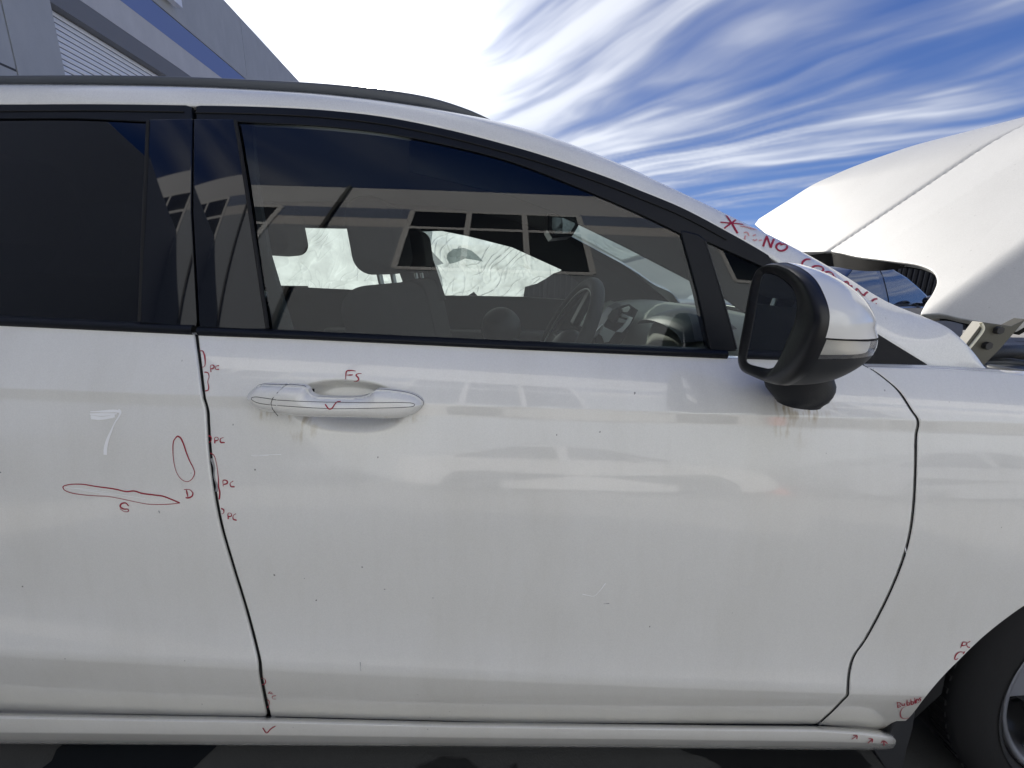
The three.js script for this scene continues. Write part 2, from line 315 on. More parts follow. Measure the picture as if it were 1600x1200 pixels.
// painted shade under the car, then a puddle and oil on the concrete
function patch(cx, cz, rx, rz, seed, turn = 0) {
  const o = []; for (let k = 0; k < 72; k++) { const a = k / 72 * 6.2832, q = 1 + 0.5 * fbm(Math.cos(a) * 1.3 + seed, Math.sin(a) * 1.3, seed * 2, 4); const x = Math.cos(a) * rx * q, z = Math.sin(a) * rz * q; o.push([x * Math.cos(turn) - z * Math.sin(turn), x * Math.sin(turn) + z * Math.cos(turn)]); }
  const s = new THREE.ShapeGeometry(new THREE.Shape(o.map(([x, y]) => new THREE.Vector2(x, y)))); s.rotateX(-Math.PI / 2); s.translate(cx, rx > 1 ? 0.004 : 0.008, cz); return s;
}
part('under_car_shade', patch(-0.1, -0.9, 3.1, 0.98, 2.7), std(0.095, 0.096, 0.098, 0.85, { map: dust, bumpMap: concreteBump, bumpScale: 0.003 }), scene, 'broad dark patch of painted shade on the concrete under the white car').userData.category = 'painted shade';  // dark sheet puts the shade under the car into the ground colour
const oil = std(0.028, 0.029, 0.031, 0.35), damp = std(0.035, 0.036, 0.037, 0.55);
for (const [n, l, c, g, m] of [
  ['puddle', 'dark wet puddle on the concrete below the rear door sill', 'puddle', patch(-0.84, -0.13, 0.17, 0.15, 1.3, 0.3), std(0.022, 0.025, 0.03, 0.08)],
  ['oil_stain', 'dark oil stain on the concrete below the front door, left of the middle', 'oil stain', patch(-0.13, -0.07, 0.085, 0.055, 5.1), damp],
  ['oil_stain', 'small dark drip stain on the concrete right of the larger oil stain', 'oil stain', patch(0.02, -0.075, 0.016, 0.04, 9.2), damp],
  ['oil_stain', 'broad oil stain on the concrete behind the front mudflap', 'oil stain', patch(0.62, -0.16, 0.2, 0.1, 3.7), oil]]) {
  const p = part(numbered(n), g, m, scene, l); p.userData.category = c;
}
// warehouse on the left, its wall running away from the camera
const wallDir = V(-0.0885, 0, -1).normalize(), wallOut = V(1, 0, -0.0885).normalize(), WALL0 = V(-6.35, 0, 0.62);
const alongWall = (s, y, out = 0) => WALL0.clone().addScaledVector(wallDir, s).addScaledVector(wallOut, out).setY(y);
function wallSY(px, py) { const p = onPlane(px, py, wallOut, WALL0); return [p.clone().sub(WALL0).dot(wallDir), p.y]; }
const wallMat = new THREE.Matrix4().makeBasis(wallDir, V(0, 1, 0), wallOut.clone()).setPosition(WALL0);
function wallBox(s0, s1, y0, y1, o0, o1) {
  const g = new THREE.BoxGeometry(s1 - s0, y1 - y0, o1 - o0); const uv = g.attributes.uv; for (let i = 0; i < uv.count; i++) uv.setXY(i, uv.getX(i) * (s1 - s0) / 3, uv.getY(i) * (y1 - y0) / 3);
  g.translate((s0 + s1) / 2, (y0 + y1) / 2, (o0 + o1) / 2); const m = wallMat.clone(); g.applyMatrix4(m); return g;
}
{
  const w = thing('warehouse', 'grey concrete warehouse with blue stripe and roller door, behind the white car', 'building');
  const yTop = wallSY(465, 125)[1], yBlue1 = wallSY(381, 122)[1], yBlue0 = wallSY(344, 120)[1], yWhite0 = wallSY(298, 119)[1], yDoor = wallSY(262, 119)[1];
  const sDoor = wallSY(90, 60)[0], sJoint = wallSY(15, 60)[0], sTop = wallSY(381, 80)[0];
  const END = 34, doorEnd = sDoor + 9.0, D = -0.22, B0 = 5.6;
  part('annex_wall', wallBox(-6, B0 - 0.02, 0, yTop, D, 0), M.annex, w);
  eachPart('wall', [wallBox(B0, sJoint - 0.012, 0, yWhite0, D, 0), wallBox(sJoint + 0.012, sDoor, 0, yWhite0, D, 0), wallBox(doorEnd, END, 0, yWhite0, D, 0)], M.concrete, w);
  const jy = wallSY(22, 109)[1];
  eachPart('joint', [wallBox(sJoint - 0.012, sJoint + 0.012, 0, yWhite0, D, -0.02), wallBox(B0, sJoint - 0.012, jy - 0.015, jy + 0.015, 0, 0.003)], M.joint, w);
  part('lintel', wallBox(sDoor, doorEnd, yDoor, yWhite0 - 0.003, D, -0.003), M.soffit, w);
  part('white_band', wallBox(B0, END, yWhite0, yBlue0, D, 0.0), M.concreteLight, w);
  part('blue_band', wallBox(B0, END, yBlue0, yBlue1, D, 0.004), M.concreteBlue, w);
  for (let k = -1, s; k < 4; k++) { s = sTop + k * 7; part('parapet_panel', wallBox(Math.max(B0, s - 6.985), s, yBlue1 + 0.03, yTop, D, 0), M.concrete, w); }
  part('joint', wallBox(B0, END, yBlue1 - 0.01, yBlue1 + 0.05, D, -0.03), M.joint, w);
  part('roof', wallBox(-6, END, yTop - 0.6, yTop - 0.4, -24, D), M.soffit, w);
  eachPart('rear_wall', [wallBox(-6, END, 0, yTop - 0.6, -24, -23.7), wallBox(-6, -5.7, 0, yTop - 0.6, -23.7, D), wallBox(END - 0.3, END, 0, yTop - 0.6, -23.7, D)], M.concrete, w);
  const sh = part('roller_shutter', wallBox(sDoor, doorEnd, 0, yDoor, D, D + 0.04), M.joint, w);
  const pitch = 0.083;
  for (let k = 0; k < 62; k++) {
    const y = yDoor - 0.01 - k * pitch; if (y - pitch < 0) break;
    const c = []; for (let q = 0; q <= 6; q++) { const t = q / 6; c.push([y - pitch * 0.84 * t, D + 0.045 + 0.016 * Math.sin(Math.PI * t)]); }
    const rows = c.map(([yy, o]) => [alongWall(sDoor + 0.01, yy, o), alongWall(doorEnd - 0.01, yy, o)]); part('slat', loft(rows), M.shutter, sh);
  }
  const lp = wallSY(259, 2);
  const lm = part('floodlight', wallBox(lp[0] - 0.3, lp[0] + 0.18, lp[1] - 0.02, lp[1] + 0.4, 0.08, 0.22), M.lamp, w); part('bracket', wallBox(lp[0] - 0.1, lp[0], lp[1] + 0.1, lp[1] + 0.2, 0, 0.08), M.steel, lm);
}
// sister building across the yard, behind the camera: seen in the car's glass and paint
const OZ = 6.6;
{
  const w = thing('warehouse', 'sunlit grey warehouse with white-framed windows, reflected in the car windows', 'building', [0, 0, OZ]);
  const bx = (x0, x1, y0, y1, z0, z1) => boxAt((x0 + x1) / 2, (y0 + y1) / 2, (z0 + z1) / 2, x1 - x0, y1 - y0, z1 - z0);
  const yTop = 11.6, b1 = 10.02, b0 = 9.35, w0 = 8.8;
  part('wall', bx(-22, 22, 0, w0, 0, 0.3), M.facade, w);
  part('white_band', bx(-22, 22, w0, b0, -0.004, 0.3), M.facadeLight, w);
  part('blue_band', bx(-22, 22, b0, b1, -0.008, 0.3), M.facadeBlue, w);
  part('parapet', bx(-22, 22, b1, yTop, 0, 0.3), M.facadeTop, w);
  part('roof', bx(-22, 22, yTop - 0.5, yTop - 0.3, 0.3, 14), M.soffit, w);
  part('downpipe', bx(-4.45, -4.37, 0, yTop, -0.12, -0.01), M.steel, w);
  for (const [x0, x1] of [[-10.2, -5.8], [-2.42, 1.86], [5.4, 9.7]]) {
    const y0 = 6.6, y1 = 9.93;
    const win = part('window', bx(x0, x1, y0, y1, -0.012, -0.009), M.darkGlass, w);
    const fr = []; const t = 0.07; for (const x of [x0, lerp(x0, x1, 0.34), lerp(x0, x1, 0.67), x1]) fr.push(bx(x - t, x + t, y0, y1, -0.035, -0.013));
    for (const y of [y0, lerp(y0, y1, 0.66), y1]) fr.push(bx(x0, x1, y - t, y + t, -0.032, -0.0125));
    part('frame', fr, M.frameWhite, win);
  }
  part('entrance_door', bx(-6.2, -5.0, 0, 2.3, -0.03, -0.001), M.darkGlass, w);
}
// dark steel fence behind everything
{
  const f = thing('steel_fence', 'black steel bar fence with dark screen cloth, beyond the dark parked car', 'fence', [0, -0.2, -9.5]);
  for (let k = 0; k < 8; k++) { const x0 = -4.5 + k * 2.6; part('post', boxAt(x0, 0.95, 0, 0.07, 1.9, 0.07), M.steel, f);
    eachPart('rail', [boxAt(x0 + 1.3, 1.78, 0, 2.53, 0.05, 0.04), boxAt(x0 + 1.3, 0.15, 0, 2.53, 0.05, 0.04)], M.steel, f); const pn = f;
    const bars = []; for (let q = 0; q < 20; q++) bars.push(boxAt(x0 + 0.1 + q * 0.126, 0.96, 0, 0.025, 1.6, 0.025)); part('bars', bars, M.steel, pn).userData.kind = 'stuff';
    part('screen_cloth', boxAt(x0 + 1.3, 0.96, -0.03, 2.53, 1.6, 0.006), M.lining, pn);
  }
}
// ---------------------------------------------------------------- the white car: surfaces of its near side
// lines that run along the body, as heights over x
function lineOf(a, za, b, zb) { const p = onZ(...a, za), q = onZ(...b, zb), m = (q.y - p.y) / (q.x - p.x); return (x) => p.y + m * (x - p.x); }
const hBelt = lineOf([0, 510], -0.125, [1155, 562], -0.125), hShoulder = lineOf([0, 611], -0.062, [1435, 660], -0.062);
const hCrease = lineOf([0, 1032], 0.004, [1320, 1087], 0.004), hFoot = lineOf([0, 1114], -0.012, [1275, 1134], -0.012);
const TILT = [[-1, -22], [0, -17], [0.6, -14], [0.93, -11], [1.0, 4], [1.035, 17], [1.09, 14], [1.17, 7], [1.27, 2.2], [1.4, 2.2], [1.55, 4.2], [1.68, 7.6], [1.80, 11], [1.88, 13.4], [1.950, 15], [1.966, 5], [1.992, 4.5], [2.012, 27.5], [2.5, 32.5], [3, 38], [3.4, 42]];
const SPAN = [0.094, 0.545, 0.094];
const ZT = (() => {
  const n = 2200, out = new Float64Array(n + 1); let z = 0;
  const tilt = (q) => { for (let i = 1; i < TILT.length; i++) if (q <= TILT[i][0]) { const [a, va] = TILT[i - 1], [b, vb] = TILT[i]; return lerp(va, vb, sstep(a, b, q) * 0.6 + 0.4 * clamp((q - a) / (b - a), 0, 1)); } return 42; };
  for (let i = 0; i <= n; i++) { const q = -1 + i * 0.002; out[i] = z; const L = q < 1 ? SPAN[0] : q < 2 ? SPAN[1] : SPAN[2]; z -= Math.tan(tilt(q) * Math.PI / 180) * L * 0.002; }
  const top = Math.max(...out); return (q) => { const f = clamp((q + 1) / 0.002, 0, n - 1.001), i = Math.floor(f); return lerp(out[i], out[i + 1], f - i) - top; };
})();
function sideZ(x, y) {
  const b = hBelt(x), s = hShoulder(x), c = hCrease(x), f = hFoot(x);
  const q = y < c ? (y - f) / (c - f) : y < s ? 1 + (y - c) / (s - c) : 2 + (y - s) / (b - s);
  return ZT(q) - 0.010 * (x - 0.05) ** 2 - 0.05 * Math.max(0, x - 0.8) ** 2;
}
const cupC = onSurf(543, 636, sideZ), cupR = [0.098, 0.043];
function doorZ(x, y) {
  const dx = (x - cupC.x) / cupR[0], dy = (y - cupC.y + 0.04 * (x - cupC.x)) / cupR[1], r = Math.sqrt(Math.abs(dx) ** 2.4 + Math.abs(dy) ** 2.2);
  return sideZ(x, y) - 0.030 * (1 - sstep(0.48, 1.0, r));
}
const zBelt0 = sideZ(0, hBelt(0));
function glassZ(x, y) {
  const y0 = hBelt(x), t = y - y0, a0 = Math.tan(15.5 * Math.PI / 180), k = 0.62;
  return sideZ(x, y0) - 0.004 - (a0 * t + k * Math.max(t, 0) * t / 2) - 0.11 * Math.max(0, x - 0.3) ** 2;
}
const ZC = -0.94, far = (fn) => (x, y) => 2 * ZC - fn(x, y), farZ = far(glassZ);
const proj = (list, fn, off = 0) => list.map(([x, y]) => { const p = onSurf(x, y, fn, off); return [p.x, p.y]; });
const outline = (segs, fn, off, step = 5) => proj(segs.flatMap((s) => { const d = dense(s, step, false); d.pop(); return d; }), fn, off);

const car = thing('station_wagon', 'damaged white station wagon with its bonnet raised and red marker notes on its doors', 'car');
const cutB = smoothLine(pts('306,524 309,548 313,580 316,606 318,622 323,640 325,668 327,700 334,760 345,820 362,880 385,955 400,1012 405,1035 407,1057 413,1088 420,1121'), 4);
const cutA = smoothLine(pts('1349,571 1366,580 1385,594 1405,612 1425,642 1435,658 1432,680 1431,730 1428,790 1421,840 1408,884 1386,936 1352,1000 1335,1025 1328,1048 1325,1084'), 4).concat(smoothLine(pts('1325,1086 1302,1110 1277,1133'), 4));
const shift = (l, d) => l.map(([x, y]) => [x + d, y]);
for (const [px, py, rx, ry, s] of [[470, 655, 0.04, 0.016, 0.5], [430, 648, 0.05, 0.014, 0.6], [625, 652, 0.05, 0.012, 0.6], [475, 675, 0.035, 0.03, 0.35], [1255, 636, 0.06, 0.022, 0.9], [1225, 655, 0.025, 0.045, 0.5], [1270, 640, 0.04, 0.03, 0.3], [1245, 660, 0.05, 0.05, 0.2], [1398, 1135, 0.05, 0.022, 0.8]]) { const p = onSurf(px, py, sideZ); DIRT.push([p.x, p.y, rx, ry, s]); }
M.paint.map = dataTex(2048, 1024, paintColor, true, false);

const rear = part('rear_door', sheet(outline([[[-190, 501], [0, 510], ...shift([cutB[0]], -7)], shift(cutB, -5.6), [[414, 1119], [0, 1112], [-190, 1109]], [[-190, 1109], [-190, 501]]], sideZ), 0.006, sideZ, { hem: 0.0028, depth: 0.02, cellY: 0.0022 }), M.paint, car);
const front = part('front_door', sheet(outline([shift(cutB, 5.0).slice().reverse(), [[311, 524.5], [480, 531], [800, 547], [1155, 562], [1347, 571]], shift(cutA, -4), [[1272, 1131], [800, 1128.5], [426, 1119]]], doorZ), 0.005, doorZ, { hem: 0.0024, depth: 0.02, cellY: 0.0022 }), M.paint, car);
// front wing: what the photograph shows, then on to the headlamp outside the frame
const WHEEL = V(1.165, 0.325, -0.14);
{
  const lip = proj(smoothLine(pts('1720,888 1660,913 1600,946 1570,967 1541,990 1520,1009 1498,1031 1476,1053 1454,1078 1440,1096 1424,1117 1412,1129 1402,1138'), 4), sideZ);
  const a = outline([shift(cutA, 4.4).slice().reverse()], sideZ), bottom = proj(pts('1284,1132 1320,1135 1367,1139 1395,1138'), sideZ);
  const top = proj(dense(pts('1356,576 1450,578 1540,582.5 1600,588'), 5, false), sideZ);
  const tEnd = top[top.length - 1], lEnd = lip[0], more = [];
  more.push([1.35, tEnd[1] - 0.02], [1.8, tEnd[1] - 0.09], [1.98, tEnd[1] - 0.16], [2.0, 0.5], [1.95, 0.28], [1.66, 0.28]);
  const AX = 1.245, a0 = Math.atan2(lEnd[1] - 0.325, lEnd[0] - AX), RX = Math.hypot(lEnd[1] - 0.325, lEnd[0] - AX), arc = [];
  for (let k = 0; k <= 40; k++) { const t = lerp(-0.1, a0, k / 40), rr = lerp(0.40, RX, k / 40); arc.push([AX + Math.cos(t) * rr, 0.325 + Math.sin(t) * rr]); }
  arc.pop();
  const poly = dense([...a, ...top, ...more, ...arc, ...lip, ...bottom.slice().reverse()], 0.008, true);
  part('front_fender', sheet(poly, 0.006, sideZ, { hem: 0.003, depth: 0.025, cellY: 0.003 }), M.paint, car);
  // inner flange of the wing beside the engine bay
  const edge = [...top, ...more.slice(0, 3)].map(([x, y]) => V(x, y, sideZ(x, y)));
  part('fender_flange', loft([edge.map((p) => p.clone().add(V(0, 0.001, -0.004))), edge.map((p) => p.clone().add(V(0, 0.006, -0.012))), edge.map((p) => p.clone().add(V(0, 0.003, -0.05))), edge.map((p) => p.clone().add(V(0, -0.03, -0.06)))]), M.paintPlain, car);
  const arch = []; for (const z of [-0.10, -0.42]) { const r = []; for (let k = 0; k <= 40; k++) { const t = lerp(-0.5, 3.8, k / 40); r.push(V(WHEEL.x + Math.cos(t) * 0.405, WHEEL.y + Math.sin(t) * 0.405, z)); } arch.push(r); }
  eachPart('wheel_arch_liner', [loft(arch), boxAt(WHEEL.x, 0.45, -0.425, 0.86, 0.75, 0.01)], M.seam, car);
}
// rocker panel with a ledge on top and an undercut below
{
  const cols = pts('-190,1112 0,1116 200,1120 418,1123 700,1130 1000,1134 1275,1137 1340,1141 1375,1145 1395,1149 1404,1152').map(([x, y], i, l) => {
    const t = i / (l.length - 1), yb = x < 1275 ? lerp(1161, 1170, (x + 190) / 1465) : 1172, end = x > 1390 ? (x - 1390) / 14 : 0;
    const rows = [[y - 5, -0.035], [y - 1.5, -0.010], [y + 2, 0.001], [y + 4.5, 0.0052], [y + 7, 0.0062], [lerp(y, yb, 0.4), 0.0052], [lerp(y, yb, 0.58), 0.0036], [lerp(y, yb, 0.64), 0.0018], [lerp(y, yb, 0.82), -0.009], [yb - 1, -0.020], [yb, -0.032], [yb + 0.5, -0.06]];
    return rows.map(([yy, z]) => onZ(x, lerp(yy, (y + yb) / 2, end * end * 0.5), z - 0.01 - end * end * 0.045));
  });
  const g = loft(cols), extra = cols[0].map((p) => V(-2.0, p.y, p.z));
  part('rocker_panel', loft([extra, ...cols]), M.paint, car);
}
part('door_seal', tube(cutB.filter((_, i) => i % 3 === 0).map(([x, y]) => onSurf(x, y, sideZ, -0.0065)), 0.0031, 0, 8), M.seam, rear);
part('door_seal', tube(cutA.filter((_, i) => i % 3 === 0).map(([x, y]) => onSurf(x, y, sideZ, -0.0011)), 0.0010, 0, 8), M.seam, front);
part('door_jamb', [loft([0.155, 0.3, 0.45, 0.6, 0.75, 0.84, 0.92].map((y) => [-2.0, -1, -0.5, 0, 0.4, 0.82].map((x) => { const xc = clamp(x, -1, 1), yy = Math.min(y, hBelt(xc) - 0.012); return V(x, yy, sideZ(xc, yy) - 0.03); })))], M.seam, car);
// rear quarter and tail beyond the frame, plain
{
  const rows = []; for (const q of [0, 0.5, 1, 1.1, 1.5, 1.9, 2, 2.5, 3]) { const r = []; for (const x of [-1.07, -1.5, -2.0, -2.5, -2.7]) { const b = hBelt(-1) + 0.01, s = hShoulder(-1), c = hCrease(-1), f = hFoot(-1); const y = q < 1 ? lerp(f, c, q) : q < 2 ? lerp(c, s, q - 1) : lerp(s, b, q - 2); r.push(V(x, y, ZT(q) - 0.02 - 0.07 * Math.max(0, -1.6 - x) ** 2)); } rows.push(r); }
  const m = rows.map((r) => r.map((p) => V(p.x, p.y, 2 * ZC - p.z)));
  part('quarter_panel', loft(rows), M.paintPlain, car); part('quarter_panel', loft(m), M.paintPlain, car);
  part('tailgate', boxAt(-2.72, 0.66, ZC, 0.06, 0.95, 1.5, 0.02), M.paintPlain, car);
}
// ---- greenhouse, near side
const blackEdge = smoothLine(pts('-190,163 0,164.5 150,164 300,166 400,168 500,173 600,184 700,204 800,230 860,248 950,279 1000,299 1065,326 1130,360 1200,400 1270,447 1345,507 1400,541 1452,573'), 6);
const glassTop = smoothLine(pts('-190,183 0,184 120,184 231,189'), 5), glassTopF = smoothLine(pts('371,189 400,190.5 500,196 600,207 700,226 800,252 900,290 1000,333 1050,357 1066,365'), 5);
const after = (l, x) => l.filter((p) => p[0] >= x), before = (l, x) => l.filter((p) => p[0] <= x);
const G = (segs, off = 0, step = 5) => outline(segs, glassZ, off, step);
const rearFrame = part('window_frame', sheet(G([before(blackEdge, 296), [[297, 168], [299, 187], [231, 188.5]], glassTop.slice().reverse(), [[-190, 183], [-190, 163]]], 0.002), 0.012, glassZ, { off: 0.002, hem: 0.002, depth: 0.02 }), M.trim, rear);
const frontFrame = part('window_frame', sheet(G([after(before(blackEdge, 1196), 303), [[1200, 400], [1212, 424], [1100, 374], [1070, 366]], glassTopF.slice().reverse(), [[371, 189], [303, 187]]], 0.002), 0.012, glassZ, { off: 0.002, hem: 0.002, depth: 0.02 }), M.trim, front);
// a fine lip along the frames
for (const [sub, l, dy] of [[rear, before(blackEdge, 294), 9], [front, after(before(blackEdge, 1150), 306), 10]]) part('seal_lip', tube(l.filter((_, i) => i % 4 === 0).map(([x, y]) => onSurf(x - dy * 0.25, y + dy, glassZ, 0.003)), 0.0013, 0, 6), M.rubber, sub);
const convex = (xc, c, s = 0) => (x, y) => glassZ(x, y) - c * (x - xc) ** 2 + s * (x - xc);
const bxr = onSurf(262, 350, glassZ).x, bxf = onSurf(350, 350, glassZ).x;
const appR = convex(bxr, 0.6, -0.05), appF = convex(bxf, 0.6, -0.05);
part('pillar_cover', sheet(outline([[[233, 188], [299, 187]], [[299, 187], [297, 330], [306, 508]], [[305, 509], [219, 503]], [[219, 503], [226, 350], [233, 188]]], appR, 0.004), 0.006, appR, { off: 0.004, hem: 0.002, depth: 0.015 }), M.gloss, rear);
part('pillar_cover', sheet(outline([[[304, 187], [366, 188]], [[366, 188], [384, 300], [416, 513]], [[416, 514], [313, 510]], [[313, 510], [303, 330], [304, 187]]], appF, 0.004), 0.006, appF, { off: 0.004, hem: 0.002, depth: 0.015 }), M.gloss, front);
const strip = (list, rad, off, sub, mat, name) => part(name, tube(list.map(([x, y]) => onSurf(x, y, glassZ, off)), rad, 0, 8), mat, sub);
strip(pts('232,190 229,260 225,350 219,503'), 0.0035, 0.004, rear, M.rubber, 'window_seal');
strip(pts('368,189 375,230 386,300 418,513'), 0.0035, 0.004, front, M.rubber, 'window_seal');
strip(pts('304,510 296,330 300.5,168').reverse(), 0.0022, -0.006, rear, M.seam, 'window_seal');
part('window_glass', sheet(G([[[-190, 181], [0, 182], [233, 187]], [[233, 187], [227, 350], [218, 505]], [[218, 505], [0, 496], [-190, 488]], [[-190, 488], [-190, 181]]]), 0.012, glassZ, { off: -0.002 }), M.glassDark, rear);
part('window_glass', sheet(G([[[368, 187], [388, 310], [418, 515]], [[418, 515], [800, 534], [1113, 547]], [[1113, 547], [1092, 455], [1070, 364]], glassTopF.slice().reverse().map(([x, y]) => [x, y - 2])]), 0.012, glassZ, { off: -0.002 }), M.glassFront, front);
part('division_bar', sheet(G([[[1066, 362], [1090, 368], [1101, 376]], [[1101, 376], [1128, 465], [1149, 547]], [[1149, 547], [1112, 545]], [[1112, 545], [1092, 455], [1066, 362]]], 0.003), 0.006, glassZ, { off: 0.003, hem: 0.003, depth: 0.02 }), M.trim, front);
strip(pts('1102,377 1128,460 1151,545'), 0.0016, 0.003, front, M.plastic, 'window_seal');
part('quarter_glass', sheet(G([[[1099, 374], [1212, 424], [1330, 500]], [[1330, 500], [1338, 556]], [[1338, 556], [1148, 548]], [[1148, 548], [1128, 462], [1099, 374]]]), 0.012, glassZ, { off: -0.002 }), M.glassFront, front);
part('sail_panel', sheet(G([[[1240, 432], [1272, 449], [1345, 507], [1400, 541], [1452, 573]], [[1452, 573], [1345, 569], [1318, 568]], [[1318, 568], [1300, 500], [1240, 432]]], 0.003), 0.006, glassZ, { off: 0.003, hem: 0.002, depth: 0.015 }), M.rubber, car);
// belt mouldings, rounded
function moulding(topL, botL, sub) {
  const n = topL.length; const rows = topL.map((t, i) => { const b = botL[i], r = []; for (let k = 0; k <= 8; k++) { const s = k / 8, p = onSurf(lerp(t[0], b[0], s), lerp(t[1], b[1], s), (x, y) => lerp(glassZ(x, Math.max(y, hBelt(x))), sideZ(x, Math.min(y, hBelt(x))), s)); p.z += 0.002 + 0.006 * Math.sin(Math.PI * Math.min(1, s * 1.15)) - (s === 1 ? 0.006 : 0) - (k === 0 ? 0.006 : 0); r.push(p); } return r; });
  part('belt_moulding', loft(rows), M.trim, sub);
}
moulding(dense(pts('-190,485 0,492 303,507'), 20, false), dense(pts('-190,502 0,511 303,525'), 20, false), rear);
moulding(dense(pts('311,509 480,517 800,532 1155,546'), 20, false).slice(0, 42), dense(pts('311,526 480,532 800,547.5 1155,563'), 20, false).slice(0, 42), front);
// roof side and windscreen pillar: one white pressing
const pairs = [[-190, 163, -190, 129], [0, 164.5, 0, 131], [150, 164, 150, 132], [300, 166, 300, 135], [400, 168, 405, 140], [500, 173, 510, 147.5], [600, 184, 615, 160], [700, 204, 720, 177], [800, 230, 825, 202], [860, 248, 890, 224], [950, 279, 985, 263], [1000, 299, 1035, 287], [1065, 326, 1105, 321], [1130, 360, 1170, 352], [1200, 400, 1240, 386], [1270, 447, 1308, 424], [1345, 507, 1385, 471], [1400, 541, 1440, 494], [1452, 573.5, 1482, 513], [1478, 575.5, 1498, 526], [1508, 577.5, 1519, 548], [1541, 579.3, 1542, 578.3]];
const pillarRows = (() => {
  const lower = rowAt(pairs.map((p) => V(p[0], p[1], 0)), 160), upper = rowAt(pairs.map((p) => V(p[2], p[3], 0)), 160);
  return lower.map((l, i) => {
    const u = upper[i], A = onSurf(l.x, l.y, glassZ, 0.001); const B = onZ(u.x, u.y, A.z - lerp(0.052, 0.003, sstep(1380, 1541, l.x))), row = [];
    const tIn = A.clone().add(V(0, -0.004, -0.02)); row.push(tIn, A.clone().add(V(0, -0.001, -0.004)));
    for (let k = 0; k <= 10; k++) { const s = k / 10, p = A.clone().lerp(B, s); const nrm = B.clone().sub(A).cross(V(-1, 0, 0)).normalize(); const bulge = Math.sin(Math.PI * s) * 0.010 * lerp(1, 0.3, sstep(1250, 1450, l.x)); if (nrm.z < 0) nrm.negate(); p.addScaledVector(nrm, bulge); row.push(p); }
    const d = B.clone().sub(A).normalize(); row.push(B.clone().add(V(d.x * 0.004, d.y * 0.002, -0.006)), B.clone().add(V(d.x * 0.004, d.y * 0.001 - 0.004, -0.025)), B.clone().add(V(0, -0.012, -0.05)));
    return row;
  });
})();
const roofSide = part('roof_side', loft(pillarRows), M.paintPlain, car);
// far side mirrors it, in its inner colour too
const mirrorZ = (g) => { const h = g.clone(); h.applyMatrix4(new THREE.Matrix4().makeTranslation(0, 0, 2 * ZC).multiply(new THREE.Matrix4().makeScale(1, 1, -1))); if (h.index) { const a = h.index.array; for (let i = 0; i < a.length; i += 3) { const t = a[i]; a[i] = a[i + 1]; a[i + 1] = t; } } return h; };
part('roof_side', mirrorZ(roofSide.geometry), M.paintPlain, car);
{
  const last = pillarRows.map((r) => r[r.length - 1]), iEnd = last.findIndex((p) => p.x > onZ(905, 230, -0.35).x);
  const back = V(-2.6, last[0].y - 0.04, last[0].z); const edge = [back, ...last.slice(0, iEnd + 1).filter((_, i) => i % 3 === 0), last[iEnd]];
  const span = (e, bulge, n = 16) => { const rows = []; for (let k = 0; k <= n; k++) { const t = k / n; rows.push(e.map((p) => V(p.x + bulge[0] * Math.sin(Math.PI * t), p.y + bulge[1] * Math.sin(Math.PI * t), lerp(p.z, 2 * ZC - p.z, t)))); } return rows; };
  part('roof', loft(span(edge, [0.03, 0.035])), M.paintPlain, car);
  part('headliner', loft(span(edge.map((p) => V(p.x, p.y - 0.035, p.z + 0.03)), [0.03, 0.03])), M.lining, car);
  const scr = last.slice(iEnd, 154).filter((_, i) => i % 2 === 0);
  part('windscreen', loft(span(scr, [0.05, 0.035])), M.glassDusty, car);
  part('rear_closure', boxAt(-2.62, 1.1, ZC, 0.03, 0.5, 1.3), M.glassDark, car);
  // rear side glass beyond the frame
  const gl = []; for (const y of [0.95, 1.1, 1.25, 1.36]) gl.push([-1.08, -1.7, -2.3, -2.62].map((x) => V(x, y, glassZ(-1, y) - 0.004 - 0.06 * Math.max(0, -1.6 - x) ** 2)));
  part('window_glass', loft(gl), M.glassDark, car); part('window_glass', mirrorZ(loft(gl.map((r) => r.map((p) => V(Math.min(p.x, -1.58), p.y, p.z))))), M.glassDark, car);
}
// roof rails
{
  const up = smoothLine(pts('-190,119 0,119.5 140,119 280,121 400,126 500,131.5 600,141 680,155 740,175 766,187.5'), 12), lo = smoothLine(pts('-190,131 0,132 140,132 290,135 400,140.5 500,147.5 600,159 700,175.5 740,183.5 768,189.5'), 12);
  const rows = []; const n = 60; const cu = rowAt(up.map(([x, y]) => V(x, y, 0)), n), cl = rowAt(lo.map(([x, y]) => V(x, y, 0)), n);
  for (let i = 0; i <= n; i++) { const z = -0.365, a = onZ(cu[i].x, cu[i].y, z), b = onZ(cl[i].x, cl[i].y + 3, z), c = a.clone().lerp(b, 0.5), hh = (a.y - b.y) / 2, ring = []; for (let k = 0; k < 16; k++) { const t = k / 16 * 6.2832, ct = Math.cos(t), st = Math.sin(t); ring.push(V(c.x, c.y + Math.sign(ct) * Math.abs(ct) ** 0.7 * hh, z + Math.sign(st) * Math.abs(st) ** 0.7 * Math.min(0.016, hh * 1.2))); } rows.push(ring); }
  const g = loft(rows, true, true); part('roof_rail', g, M.rail, car); part('roof_rail', mirrorZ(g), M.rail, car);
}
